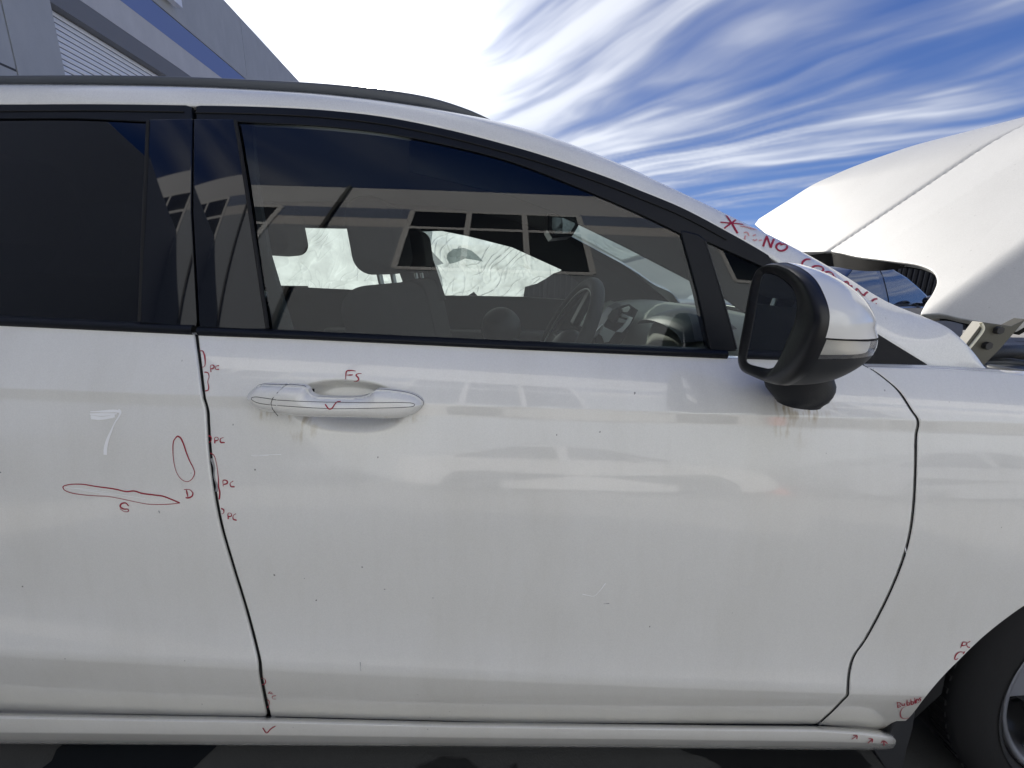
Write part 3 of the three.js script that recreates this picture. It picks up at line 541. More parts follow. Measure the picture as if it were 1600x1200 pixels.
// ---- door handle: a bridge over its cup
const handleOutline = smoothLine(zoomed('118,385 160,330 240,281 330,276 440,275 530,277 572,284 597,302 608,338 640,362 720,370 830,373 940,370 995,362 1040,345 1072,322 1102,310 1200,318 1310,342 1370,372 1404,408 1412,430 1390,468 1350,502 1290,521 1180,530 980,520 720,517 500,508 360,490 220,465 150,420 118,385', 4.706, 360, 540), 1.5);
{
  const poly = proj(handleOutline.slice(0, -1), sideZ, 0.012);
  const segD = (x, y) => { let m = 1e9; for (let i = 0; i < poly.length; i++) { const a = poly[i], b = poly[(i + 1) % poly.length], dx = b[0] - a[0], dy = b[1] - a[1], t = clamp(((x - a[0]) * dx + (y - a[1]) * dy) / (dx * dx + dy * dy + 1e-12), 0, 1); m = Math.min(m, Math.hypot(x - a[0] - dx * t, y - a[1] - dy * t)); } return m; };
  const x0 = poly.reduce((m, p) => Math.min(m, p[0]), 9), x1 = poly.reduce((m, p) => Math.max(m, p[0]), -9);
  const H = (x, y) => { const d = Math.min(segD(x, y) / 0.017, 1), u = (x - x0) / (x1 - x0), arch = 1 - 0.75 * Math.abs(2 * u - 1) ** 3.2; return sideZ(x, y) * 0.25 + 0.75 * sideZ(x, cupC.y) + 0.004 + 0.016 * Math.sqrt(1 - (1 - d) ** 2) + 0.014 * arch; };
  const cut = proj(pts('456,596 446,607 437,617 433,625 434,634 438.5,648'), sideZ, 0.015);
  const top = [-9, cut[0][1] + 1], side = (p, l) => { // left or right of the cut
    const k = cut.findIndex((q, i) => i && q[1] <= p[1]); const i = k < 1 ? (p[1] > cut[0][1] ? 1 : cut.length - 1) : k; const a = cut[i - 1], b = cut[i], t = clamp((p[1] - a[1]) / (b[1] - a[1]), 0, 1); return p[0] - lerp(a[0], b[0], t); };
  const leftPoly = [], rightPoly = [];
  for (const p of poly) (side(p) < -0.0007 ? leftPoly : side(p) > 0.0007 ? rightPoly : []).push(p);
  // close each piece along the cut
  const order = (l) => { let k = 0, best = 0; for (let i = 0; i < l.length; i++) { const q = l[(i + 1) % l.length], d = Math.hypot(q[0] - l[i][0], q[1] - l[i][1]); if (d > best) { best = d; k = i; } } return [...l.slice(k + 1), ...l.slice(0, k + 1)]; };
  const closeWith = (l, dx) => { const o = order(l), c = cut.map(([x, y]) => [x + dx, y]).slice(1, -1); const e = o[o.length - 1]; return dense([...o, ...(Math.abs(e[1] - c[0][1]) < Math.abs(e[1] - c[c.length - 1][1]) ? c : c.reverse())], 0.002, true); };
  const grip = part('door_handle', sheet(closeWith(rightPoly, 0.0006), 0.0022, H, { hem: 0.0006, depth: 0.012 }), M.paint, front);
  part('handle_cap', sheet(closeWith(leftPoly, -0.0006), 0.0022, H, { hem: 0.0006, depth: 0.012 }), M.paint, front);
  const inlay = smoothLine(zoomed('345,400 500,409 700,416 1000,420 1290,420 1335,424 1356,434 1345,446 1310,452 1100,459 760,464 560,455 345,440', 4.706, 360, 540), 1.5), inlayL = smoothLine(zoomed('340,399 240,384 180,378 155,386 160,400 200,420 270,433 338,439', 4.706, 360, 540), 1.5);
  const nrmH = (x, y) => V(-(H(x + 5e-4, y) - H(x - 5e-4, y)) * 1e3, -(H(x, y + 5e-4) - H(x, y - 5e-4)) * 1e3, 1).normalize();
  for (const l of [inlay, inlayL]) { const pp = l.map(([a, b]) => onSurf(a, b, H)); part('inlay_line', ribbon(pp, pp.map((p) => nrmH(p.x, p.y)), 0.0009, 0.0003), M.seam, front); }
  const ck = smoothLine(zoomed('698,432 712,452 725,466 745,463 770,430 785,416 812,411', 4.706, 360, 540), 1.2).map(([a, b]) => onSurf(a, b, H)); part('marker_tick', ribbon(ck, ck.map((p) => nrmH(p.x, p.y)), 0.0020, 0.0006), M.pen, front, 'dark red tick drawn on the door handle');
  { const cp = cut.map(([x, y]) => V(x, y, H(x, y))).filter((p) => segD(p.x, p.y) > 0.0006 && p.y < poly.reduce((m, q) => Math.max(m, q[1]), -9)); part('inlay_line', ribbon(cp, cp.map((p) => nrmH(p.x, p.y)), 0.0011, 0.0004), M.seam, front); }
  for (const [lo, hi] of [[0, 486], [592, 999]]) { const gp = handleOutline.filter(([x]) => x > lo && x < hi); const runs = lo ? [gp] : [gp.filter((_, i) => i < gp.length / 2 && i >= 0), gp.filter((_, i) => i >= gp.length / 2)]; for (const r of runs) { const jumps = r.findIndex((q, i) => i && Math.hypot(q[0] - r[i - 1][0], q[1] - r[i - 1][1]) > 12); for (const run of jumps > 0 ? [r.slice(0, jumps), r.slice(jumps)] : [r]) { if (run.length < 4) continue; const pp = run.map(([x, y]) => { const p = onSurf(x, y, sideZ, 0.012); return V(p.x, p.y, H(p.x, p.y) - 0.004); }); part('handle_gap_shade', tube(pp.filter((_, i) => i % 3 === 0), 0.0011, 0, 6), M.seam, front); } } }  // dark line paints the gap and contact shade around the handle ends
  const lk = onSurf(485, 611, doorZ, 0.012); part('lock_gap', boxAt(lk.x, lk.y, lk.z, 0.010, 0.006, 0.012, 0.002), M.seam, front);
  const foot = poly.filter((p) => p[1] < cupC.y + 0.01).map(([x, y]) => V(x, y, 0)).sort((a, b) => a.x - b.x);
}
// ---- wing mirror
{
  const faceN = V(-1, 0, 0.0), FX = 0.352, onFace = (px, py, dx = 0) => onPlane(px, py, V(-1, 0, 0), V(FX + dx, 0, 0));
  const z4 = (s) => zoomed(s, 4.616, 1130, 390);
  const bez = smoothLine(z4('400,98 500,140 590,215 650,320 688,440 690,520 668,620 630,720 600,785 530,890 440,958 400,975 330,962 230,925 150,882 125,840 117,800 130,690 160,520 195,330 215,240 240,175 262,140 290,116 340,100 400,98'), 3).slice(0, -1);
  const gls = smoothLine(z4('300,172 345,176 390,190 455,235 510,292 532,360 535,440 515,530 470,640 425,745 370,848 335,858 290,852 180,820 167,800 170,768 200,610 230,450 262,250 275,190 300,172'), 3).slice(0, -1);
  const face = bez.map(([x, y]) => onFace(x, y)); const cz = face.reduce((s, p) => s + p.z, 0) / face.length, cy = face.reduce((s, p) => s + p.y, 0) / face.length;
  const gN = V(-1, 0.05, 0.16).normalize(), onGlass = (px, py) => onPlane(px, py, gN, V(FX + 0.010, cy, cz));
  const mirror = part('wing_mirror', (() => { // bezel: a rounded frame from the glass edge to the shell
    const n = 120, at = (l, dx) => { const c = new THREE.CatmullRomCurve3(l.map(([x, y]) => onFace(x, y, dx)), true, 'centripetal'); return c.getSpacedPoints(n).slice(0, n); };
    const O = at(bez, 0), I = gls.map(([x, y]) => onGlass(x, y)); const match = (p) => { let b = I[0], d = 9; for (const q of I) { const e = Math.atan2(q.y - cy, q.z - cz) - Math.atan2(p.y - cy, p.z - cz), w = Math.abs(Math.atan2(Math.sin(e), Math.cos(e))); if (w < d) { d = w; b = q; } } return b; };
    const Im = O.map(match), rows = [];
    for (const [t, dx] of [[-0.012, 0.0135], [-0.012, 0.008], [0.0, 0.001], [0.12, -0.004], [0.35, -0.005], [0.75, -0.003], [0.93, 0.0], [1, 0.005], [1.0, 0.03]]) rows.push(O.map((p, i) => V(lerp(FX, Im[i].x, Math.max(0, t)) + (t < 1 ? dx : dx > 0.01 ? 0.004 : -0.001), lerp(p.y, Im[i].y, t), lerp(p.z, Im[i].z, t))));
    return loft(rows, true);
  })(), phys(0.013, 0.013, 0.014, 0.34), car);
  const gp = gls.map(([x, y]) => onGlass(x, y)); const sh = new THREE.Shape(gp.map((p) => new THREE.Vector2(p.z, p.y))); const sg = new THREE.ShapeGeometry(sh); const pa = sg.attributes.position; for (let i = 0; i < pa.count; i++) pa.setXYZ(i, FX + 0.010 + 0.16 * (pa.getX(i) - cz) + 0.05 * (pa.getY(i) - cy), pa.getY(i), pa.getX(i));
  sg.computeVertexNormals(); part('mirror_glass', sg, M.mirror, mirror);
  // shell: rings from the bezel forwards to a blunt nose, cut by height into cover, lamp and lower housing
  const N = 140, ring0 = (() => { const c = new THREE.CatmullRomCurve3(face, true, 'centripetal'); return c.getSpacedPoints(N).slice(0, N); })();
  const nose = onPlane(1347, 512, V(0, 0, 1), V(0, 0, cz - 0.01)); const L = nose.x - FX;
  const rings = []; for (let k = 0; k <= 34; k++) { const t = k / 34, s0 = Math.pow(Math.max(0, 1 - t ** 1.75), 0.72), s1 = Math.pow(Math.max(0, 1 - t ** 2.6), 0.5), sh2 = lerp(0, 1, t * t); rings.push(ring0.map((p) => { const s = lerp(s0, s1, sstep(0.01, -0.05, p.y - cy)); let y = cy + (p.y - cy) * s + (nose.y - cy) * sh2 * 0.55, z = cz + (p.z - cz) * s - 0.012 * sh2; return V(FX + 0.0115 + L * t * 0.985, y, z); })); }
  const soup = loft(rings, true).toNonIndexed(); const P = soup.attributes.position, Nn = loft(rings, true); // normals smooth from the indexed one
  const sm = Nn.toNonIndexed(), NA = sm.attributes.normal;
  const slice = (lo, hi, grow = 0) => { const pos = [], nor = []; for (let i = 0; i < P.count; i += 3) { let poly = [0, 1, 2].map((k) => ({ p: V().fromBufferAttribute(P, i + k), n: V().fromBufferAttribute(NA, i + k) }));
      for (const [v, sgn] of [[lo, 1], [hi, -1]]) { const out = []; for (let a = 0; a < poly.length; a++) { const A = poly[a], B = poly[(a + 1) % poly.length], h = (q) => q.p.y - v(q.p.x, q.p.z), da = h(A) * sgn, db = h(B) * sgn; if (da >= 0) out.push(A); if ((da >= 0) !== (db >= 0)) { const t = da / (da - db); out.push({ p: A.p.clone().lerp(B.p, t), n: A.n.clone().lerp(B.n, t).normalize() }); } } poly = out; if (poly.length < 3) break; }
      for (let a = 1; a < poly.length - 1; a++) for (const q of [poly[0], poly[a], poly[a + 1]]) { const w = q.p.clone().addScaledVector(q.n, grow); pos.push(w.x, w.y, w.z); nor.push(q.n.x, q.n.y, q.n.z); } } return fromArrays(pos, null, nor); };
  const pt = (px, py) => onPlane(px, py, V(0, 0, 1), V(0, 0, cz + 0.05)); const a1 = pt(1274, 524), a2 = pt(1337, 529), b1 = pt(1262, 556), b2 = pt(1325, 557);
  const yA = (x) => lerp(a1.y, a2.y, (x - a1.x) / (a2.x - a1.x)), yB = (x) => lerp(b1.y, b2.y, (x - b1.x) / (b2.x - b1.x));
  part('mirror_cover', slice((x) => yA(x) + 0.0012, () => 9, 0.001), M.paintPlain, mirror);
  part('seam', slice((x) => yA(x) - 0.0015, (x) => yA(x) + 0.0012, -0.001), M.seam, mirror);
  part('indicator_lamp', slice((x) => yB(x) + 0.0008, (x) => yA(x) - 0.0015, 0.0005), phys(0.95, 0.95, 0.93, 0.03, { transmission: 0.9, thickness: 0, ior: 1.5 }), mirror);
  part('indicator_reflector', slice((x) => yB(x) + 0.002, (x) => yA(x) - 0.002, -0.007), std(0.82, 0.80, 0.74, 0.32, { metalness: 0.55, bumpMap: weave, bumpScale: 0.006 }), mirror);
  part('lower_housing', slice(() => -9, (x) => yB(x), 0), M.plastic, mirror);
  part('indicator_bulb', (() => { const g = new THREE.SphereGeometry(0.006, 16, 12); const q = onPlane(1280, 543, V(0, 0, 1), V(0, 0, cz + 0.07)); g.scale(1.3, 1, 0.7); g.translate(q.x, q.y, q.z - 0.008); return g; })(), phys(0.75, 0.35, 0.06, 0.2), mirror);
  // foot on the door
  const fr = []; const zd = sideZ(0.42, 0.9);
  for (const [l, rr, py] of [[1200, 1305, 586], [1194, 1309, 596], [1193, 1308, 604], [1196, 1304, 612], [1205, 1296, 621], [1217, 1280, 628], [1228, 1268, 631]]) { const A = onZ(l, py, -0.085), B = onZ(rr, py, -0.02), ring = []; const hx = (B.x - A.x) / 2, hz = (B.z - A.z) / 2, hl = Math.hypot(hx, hz); for (let k = 0; k < 28; k++) { const t = k / 28 * 6.2832, c = Math.cos(t), s = Math.sin(t); const cc = Math.sign(c) * Math.abs(c) ** 0.8; ring.push(V((A.x + B.x) / 2 + hx * cc + hz / hl * s * 0.028, (A.y + B.y) / 2, (A.z + B.z) / 2 + hz * cc - hx / hl * s * 0.028)); } fr.push(ring); }
  part('mirror_foot', loft(fr, true, true), M.plastic, mirror);
}
// ---- raised bonnet: a plane leaning back 45 degrees over the engine bay
{
  const P0 = V(1.05, 0.946, -0.47), U = V(0, 0, -1), ANG = 51 * Math.PI / 180, D = V(Math.cos(ANG), Math.sin(ANG), 0), Nb = V(-Math.sin(ANG), Math.cos(ANG), 0);
  const at = ([px, py]) => { const p = onPlane(px, py, Nb, P0).sub(P0); return [p.dot(U), p.dot(D)]; };
  const near = at([1470, 490]), cr1a = at([1306, 392]), cr1b = at([1600, 196]), cr2b = at([1600, 396]);
  const crestS = at([1520, 203])[1];
  const crease1 = (s) => lerp(cr1a[0], cr1b[0], (s - cr1a[1]) / (cr1b[1] - cr1a[1])), crease2 = (s) => lerp(near[0], cr2b[0], (s - near[1]) / (cr2b[1] - near[1]));
  const w = (u, s) => { // crown, raised middle, near flank folding down, crest folding forward
    const c1 = crease1(s), c2 = crease2(s); let h = 0.0;
    h += 0.013 * sstep(c1 + 0.022, c1, u) - 0.007 * Math.exp(-(((u - c1 - 0.03) / 0.016) ** 2)) + 0.035 * clamp(c1 - u, 0, 0.25) + 0.06 * clamp(u - c1, 0, 0.8);
    const d = c2 - u; if (d > -0.05) { const t = Math.max(0, d + 0.02); h -= 0.44 * (t < 0.04 ? t * t / 0.08 : t - 0.02); }
    h -= 1.6 * clamp(s - crestS + 0.14, 0, 0.35) ** 2;
    h -= 0.03 * Math.max(0, 0.05 - s); return h; };
  // the flank's own outline is found on the folded surface
  const onB = (px, py) => { let q = at([px, py]); q[0] = clamp(q[0], -0.3, 1.6); q[1] = clamp(q[1], -0.2, 1.2); for (let k = 0; k < 20; k++) { const h = w(q[0], q[1]); const p = onPlane(px, py, Nb, P0.clone().addScaledVector(Nb, h)).sub(P0); q = [clamp(lerp(q[0], p.dot(U), 0.5), -0.3, 1.6), clamp(lerp(q[1], p.dot(D), 0.5), -0.2, 1.2)]; } return q; };
  const rearEdge = smoothLine(pts('1180,350 1206,370 1240,390 1306,393 1340,400 1395,407 1440,414 1460,424 1466,438 1460,456 1448,474 1440,489'), 4), rear2 = smoothLine(pts('1440,490 1470,489.5 1500,496 1545,504 1580,510'), 4), flank = pts('1580,510 1600,498 1640,476');
  const o = [...rearEdge.slice(0, -1), ...rear2.slice(0, -1), ...flank].map(([x, y]) => onB(x, y)); const last = o[o.length - 1];
  const farU = o[0][0], crest = crestS + 0.10;
  o.push([last[0] + 0.02, crest - 0.16], [last[0] + 0.06, crest - 0.05]);
  for (const [x, y] of smoothLine(pts('1760,141 1680,160 1600,180 1520,201 1450,220 1390,240 1330,262 1300,275 1268,290 1235,311 1205,330 1186,342'), 5)) o.push(onB(x, y));
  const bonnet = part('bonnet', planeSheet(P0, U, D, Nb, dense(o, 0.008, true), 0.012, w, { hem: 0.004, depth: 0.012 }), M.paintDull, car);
  const under = planeSheet(P0, U, D, Nb, dense(o, 0.02, true), 0.03, w, { off: -0.03 });
  part('bonnet_liner', under, M.carpet, bonnet);
  // black cloth seal hanging under the far half of the rear edge
  const sl = dense(pts('1196,366 1240,391 1306,394.5 1345,402 1420,413'), 10, false).map(([x, y]) => { const q = onB(x, y); return P0.clone().addScaledVector(U, q[0]).addScaledVector(D, q[1]).addScaledVector(Nb, w(q[0], q[1]) - 0.006); });
  part('seal_strip', loft([sl, sl.map((p, i) => p.clone().add(V(0.02, -0.05 * Math.sin(Math.PI * Math.min(1, (i + 2) / (sl.length + 1))) , 0)))]), M.rubber, bonnet);
  // hinge arm
  const hz = -0.28, hp = pts('1536,505 1580,511 1600,500 1560,545 1535,570 1506,560 1500,552').map(([x, y]) => onZ(x, y, hz));
  const hs = new THREE.Shape(hp.map((p) => new THREE.Vector2(p.x, p.y))); const hg = new THREE.ExtrudeGeometry(hs, { depth: 0.02, bevelEnabled: true, bevelSize: 0.002, bevelThickness: 0.002, bevelSegments: 2 }); hg.translate(0, 0, hz - 0.02);
  part('hinge_arm', hg, std(0.075, 0.072, 0.055, 0.45), bonnet);
  eachPart('hinge_bolt', [[1560, 516], [1542, 540]].map(([x, y]) => { const p = onZ(x, y, hz + 0.006); return new THREE.CylinderGeometry(0.008, 0.008, 0.01, 6).rotateX(Math.PI / 2).translate(p.x, p.y, p.z); }), M.steel, bonnet);
  part('hinge_lit_edge', tube(pts('1533,505 1536,514 1524,532 1508,551').map(([x, y]) => onZ(x, y, hz + 0.004)), 0.0028), std(0.7, 0.68, 0.55, 0.4), bonnet);  // pale colour paints the bright light along the hinge edge
  // engine bay
  const eb = part('engine_bay', boxAt(1.45, 0.45, ZC, 1.1, 0.02, 1.4), M.rubber, car); eachPart('bay_wall', [boxAt(0.93, 0.6, ZC, 0.04, 0.42, 1.5), boxAt(1.98, 0.55, ZC, 0.04, 0.5, 1.5), boxAt(1.4, 0.62, -0.30, 1.0, 0.36, 0.02), boxAt(1.4, 0.62, 2 * ZC + 0.30, 1.0, 0.36, 0.02)], M.rubber, car);
  part('engine_cover', new RoundedBoxGeometry(0.55, 0.16, 0.6, 4, 0.04).translate(1.48, 0.72, ZC), M.plastic, eb);
  eachPart('strut_tower', [new THREE.CylinderGeometry(0.09, 0.12, 0.1, 24).translate(1.24, 0.80, -0.42), new THREE.TorusGeometry(0.09, 0.012, 8, 32).rotateX(Math.PI / 2).translate(1.24, 0.85, -0.42)], M.rail, eb);
  part('hose', tube([V(1.1, 0.8, -0.34), V(1.2, 0.86, -0.33), V(1.34, 0.855, -0.36), V(1.5, 0.80, -0.42)], 0.022, 40, 12), M.rubber, eb);
  part('hose', tube([V(1.02, 0.83, -0.5), V(1.2, 0.88, -0.48), V(1.45, 0.86, -0.6)], 0.018, 40, 12), M.plastic, eb);
  part('wiring', tube([V(1.0, 0.86, -0.22), V(1.1, 0.853, -0.215), V(1.25, 0.858, -0.23), V(1.4, 0.83, -0.24)], 0.006, 40, 8), std(0.5, 0.46, 0.36, 0.5), eb);
  part('wiper_arm', [tube([V(0.95, 0.905, -0.42), V(0.86, 0.925, -0.75), V(0.80, 0.945, -1.15)], 0.008, 40, 8), tube([V(0.86, 0.93, -0.45), V(0.80, 0.945, -0.85), V(0.78, 0.95, -1.25)], 0.006, 40, 8)], M.trim, car);
  part('scuttle_panel', loft([[V(0.80, 0.90, -0.24), V(0.90, 0.90, ZC), V(0.80, 0.90, 2 * ZC + 0.24)], [V(1.02, 0.875, -0.24), V(1.10, 0.875, ZC), V(1.02, 0.875, 2 * ZC + 0.24)]]), M.plastic, car);
  part('front_bumper', [boxAt(2.02, 0.45, ZC, 0.14, 0.4, 1.55, 0.06)], M.paintPlain, car); part('grille', boxAt(2.06, 0.68, ZC, 0.05, 0.14, 1.0, 0.02), M.trim, car);
}
// ---- front wheel and mudflap (and plain wheels for the other corners)
{
  const prof = []; const W2 = 0.11; // tyre section: radius over width
  for (const [r, z] of [[0.242, -0.085], [0.255, -0.108], [0.28, -0.114], [0.306, -0.106], [0.320, -0.092], [0.325, -0.08], [0.3255, -0.045], [0.318, -0.043], [0.318, -0.035], [0.3262, -0.033], [0.327, 0], [0.3262, 0.033], [0.318, 0.035], [0.318, 0.043], [0.3255, 0.045], [0.325, 0.08], [0.320, 0.092], [0.306, 0.106], [0.28, 0.114], [0.262, 0.1125], [0.2615, 0.1145], [0.252, 0.109], [0.242, 0.085]]) prof.push(new THREE.Vector2(r, z));
  const tyreG = new THREE.LatheGeometry(prof, 96); tyreG.rotateX(Math.PI / 2);
  const rimProf = [[0.245, 0.088], [0.243, 0.102], [0.237, 0.104], [0.229, 0.096], [0.221, 0.06], [0.216, -0.06], [0.236, -0.085]].map(([r, z]) => new THREE.Vector2(r, z)); const rimG = new THREE.LatheGeometry(rimProf, 96); rimG.rotateX(Math.PI / 2);
  const spokeShape = new THREE.Shape(); spokeShape.moveTo(0.05, -0.028); spokeShape.quadraticCurveTo(0.12, -0.018, 0.225, -0.034); spokeShape.lineTo(0.227, 0.034); spokeShape.quadraticCurveTo(0.12, 0.018, 0.05, 0.028); spokeShape.closePath();
  const sg = new THREE.ExtrudeGeometry(spokeShape, { depth: 0.022, bevelEnabled: true, bevelSize: 0.006, bevelThickness: 0.007, bevelSegments: 3 }); sg.translate(0, 0, 0.058);
  const blockG = (() => { const l = []; for (let k = 0; k < 70; k++) for (const z of [-0.062, 0.062]) { const a = k / 70 * 6.2832; const g = new THREE.BoxGeometry(0.0035, 0.012, 0.036); g.rotateZ(0); g.translate(0.3262, 0, z); g.rotateZ(a); l.push(g); } return merge(l); })();
  [[1.165, -0.135, 1], [1.165, 2 * ZC + 0.135, -1], [-1.62, -0.165, 1], [-1.62, 2 * ZC + 0.165, -1]].forEach(([x, z, s], i) => {
    const wheel = new THREE.Group(); wheel.name = 'wheel'; wheel.position.set(x, 0.327, z); if (s < 0) wheel.rotation.y = Math.PI; car.add(wheel);
    part('tyre', tyreG, M.rubber, wheel); part('tread', blockG, M.rubber, wheel).userData.kind = 'stuff'; part('rim', rimG, M.alloy, wheel);
    for (let k = 0; k < 5; k++) { const sp = part('spoke', sg, M.alloy, wheel); sp.rotation.z = k / 5 * 6.2832 + 0.62; }
    part('hub_cap', new THREE.CylinderGeometry(0.055, 0.062, 0.03, 32).rotateX(Math.PI / 2).translate(0, 0, 0.07), M.alloy, wheel);
    part('brake_disc', new THREE.CylinderGeometry(0.15, 0.15, 0.02, 48).rotateX(Math.PI / 2).translate(0, 0, 0.0), M.steel, wheel);
  });
  const mf = pts('1405,1141 1420,1121 1434,1117 1437,1124 1433,1150 1424,1180 1416,1215 1395,1215 1372,1178 1392,1172').map(([x, y]) => onZ(x, y, -0.02));
  const ms = new THREE.Shape(mf.map((p) => new THREE.Vector2(p.x, p.y))); const mg = new THREE.ExtrudeGeometry(ms, { depth: 0.05, bevelEnabled: true, bevelSize: 0.002, bevelThickness: 0.004, bevelSegments: 2 }); mg.translate(0, 0, -0.085);
  part('mudflap', mg, M.plastic, car);
}
// ---- floor and inner sides
eachPart('floor_panel', [boxAt(-0.6, 0.19, ZC, 3.3, 0.03, 1.60), boxAt(-2.0, 0.5, ZC, 1.3, 0.03, 1.5)], M.carpet, car);
part('bulkhead', boxAt(0.87, 0.52, ZC, 0.03, 0.62, 1.6), M.carpet, car);
part('door_lining', [boxAt(-0.15, 0.56, -0.2, 1.9, 0.68, 0.03)], M.lining, car);
{ // far side: one inner panel with two window openings, its outside white
  const fo = (s, k = 1, ox = 0, oy = 0) => zoomed(s, k, ox, oy).map(([x, y]) => { const p = onSurf(x, y, farZ); return new THREE.Vector2(p.x, p.y); });
  const shape = new THREE.Shape([[-1.6, 0.25], [0.85, 0.25], [0.84, 0.9], [0.62, 1.05], [0.40, 1.19], [0.12, 1.31], [-0.2, 1.375], [-1.6, 1.40]].map(([x, y]) => new THREE.Vector2(x, y)));
  const rearWin = fo('385,356 460,356 559,358 606,360 628,400 640,458 611,456.5 540,452 455,448 385,443'), frontWin = fo('649,373 652,366 658,362 690,361 730,369 800,386.5 877,421 905,440 916,466 889,468 817,463.5 681,461 668,428');
  shape.holes.push(new THREE.Path(rearWin), new THREE.Path(frontWin));
  const g = new THREE.ShapeGeometry(shape); const bend = (off) => { const h = g.clone(), p = h.attributes.position; for (let i = 0; i < p.count; i++) { const x = p.getX(i), y = p.getY(i); p.setZ(i, y > hBelt(x) ? farZ(x, y) + off : 2 * ZC - sideZ(x, y) + off); } h.computeVertexNormals(); return h; };
  part('door_lining', bend(0.03), M.lining, car); part('far_side', bend(0.0), M.paintPlain, car);
  // window ledge and armrest seen across the cabin
  part('armrest', [boxAt(-0.1, 0.74, -1.62, 1.7, 0.06, 0.10, 0.02)], M.plastic, car);
}
const film = (name, px, label, seed, surf, off, amp = 0.006) => {
  const o = px.map(([x, y]) => { const p = onSurf(x, y, surf, off); return [p.x, p.y]; });
  const wob = (x, y) => surf(x, y) + amp * fbm(x * 9 + seed, y * 13, seed, 3) + amp * 0.5 * (1 - 2 * Math.abs(noise.noise(x * 21 + seed + 2 * fbm(x * 5, y * 5, seed, 2), y * 26, 4)));
  const g = sheet(dense(o, 0.006, true), 0.006, wob, { off }); const c = g.attributes.uv, p = g.attributes.position; for (let i = 0; i < c.count; i++) c.setXY(i, p.getX(i) * 1.6 + seed * 0.37, p.getY(i) * 1.6 + seed * 0.2);
  const m = part(name, g, M.film, scene, label); m.name = numbered(name); m.userData.category = 'plastic sheet'; return m;
};
film('plastic_sheet', pts('375,350 460,350 559,352 612,355 634,400 646,462 611,460 540,455 455,452 375,446'), 'taut white plastic sheet over the far rear window, left of the headrest', 2, farZ, -0.006, 0.0015).material = M.filmTaut;
film('plastic_sheet', [...zoomed('768,135 780,112 840,108 1000,128 1200,175 1440,280 1410,298 1385,306 1350,330 1310,352 1258,366 1254,390 1250,415 1180,412 1050,410 1030,388 1005,404 860,410 850,380 888,360 882,320 862,270 890,262 840,205 835,170 800,170 800,150', 2.857, 380, 320)], 'crumpled translucent plastic sheet, torn at its lower right, over the far front window', 5, farZ, -0.006, 0.009);
{ // loose second layer at the left of the torn sheet
  film('plastic_sheet', zoomed('764,140 790,112 845,112 842,160 838,205 895,262 866,272 886,322 892,362 858,408 830,340', 2.857, 380, 320), 'grey doubled strip of plastic at the left edge of the far front window', 8, farZ, 0.004, 0.008).material = phys(0.42, 0.45, 0.47, 0.7, { transmission: 0.9, thickness: 0, bumpMap: crumple, bumpScale: 0.012 });
}
{ const m = M.film.clone(); m.color.setRGB(0.40, 0.43, 0.44); film('plastic_sheet', zoomed('908,240 912,218 938,197 985,192 1022,206 1050,230 1072,254 1032,246 990,240 955,256 922,264', 2.857, 380, 320), 'small grey almond-shaped flap of plastic on the torn front sheet', 11, farZ, 0.004, 0.003).material = m; }
{ // film over the far half of the windscreen, outside the glass
  const ws = car.children.find((c) => c.name === 'windscreen'), ga = ws.geometry.attributes.position; const n = ga.count / 17, rows = []; for (let k = 6; k <= 16; k++) { const r = []; for (let i = 0; i < n; i++) { const p = V().fromBufferAttribute(ga, k * n + i); const q = i / n; if (q > 0.78 - 0.3 * Math.max(0, (12 - k) / 6) + 0.08 * Math.sin(k * 1.7)) continue; p.x += 0.010 + 0.008 * fbm(p.z * 8, p.y * 9, 4, 2); p.y += 0.012; r.push(p); } rows.push(r); }
  const m = Math.min(...rows.map((r) => r.length)); const g = loft(rows.map((r) => r.slice(0, m))); const c = g.attributes.uv, p = g.attributes.position; for (let i = 0; i < c.count; i++) c.setXY(i, p.getX(i) * 1.2, p.getZ(i) * 1.2);
  const f = part(numbered('plastic_sheet'), g, M.film, scene, 'greenish plastic sheet over the upper far half of the windscreen'); f.userData.category = 'plastic sheet';
}
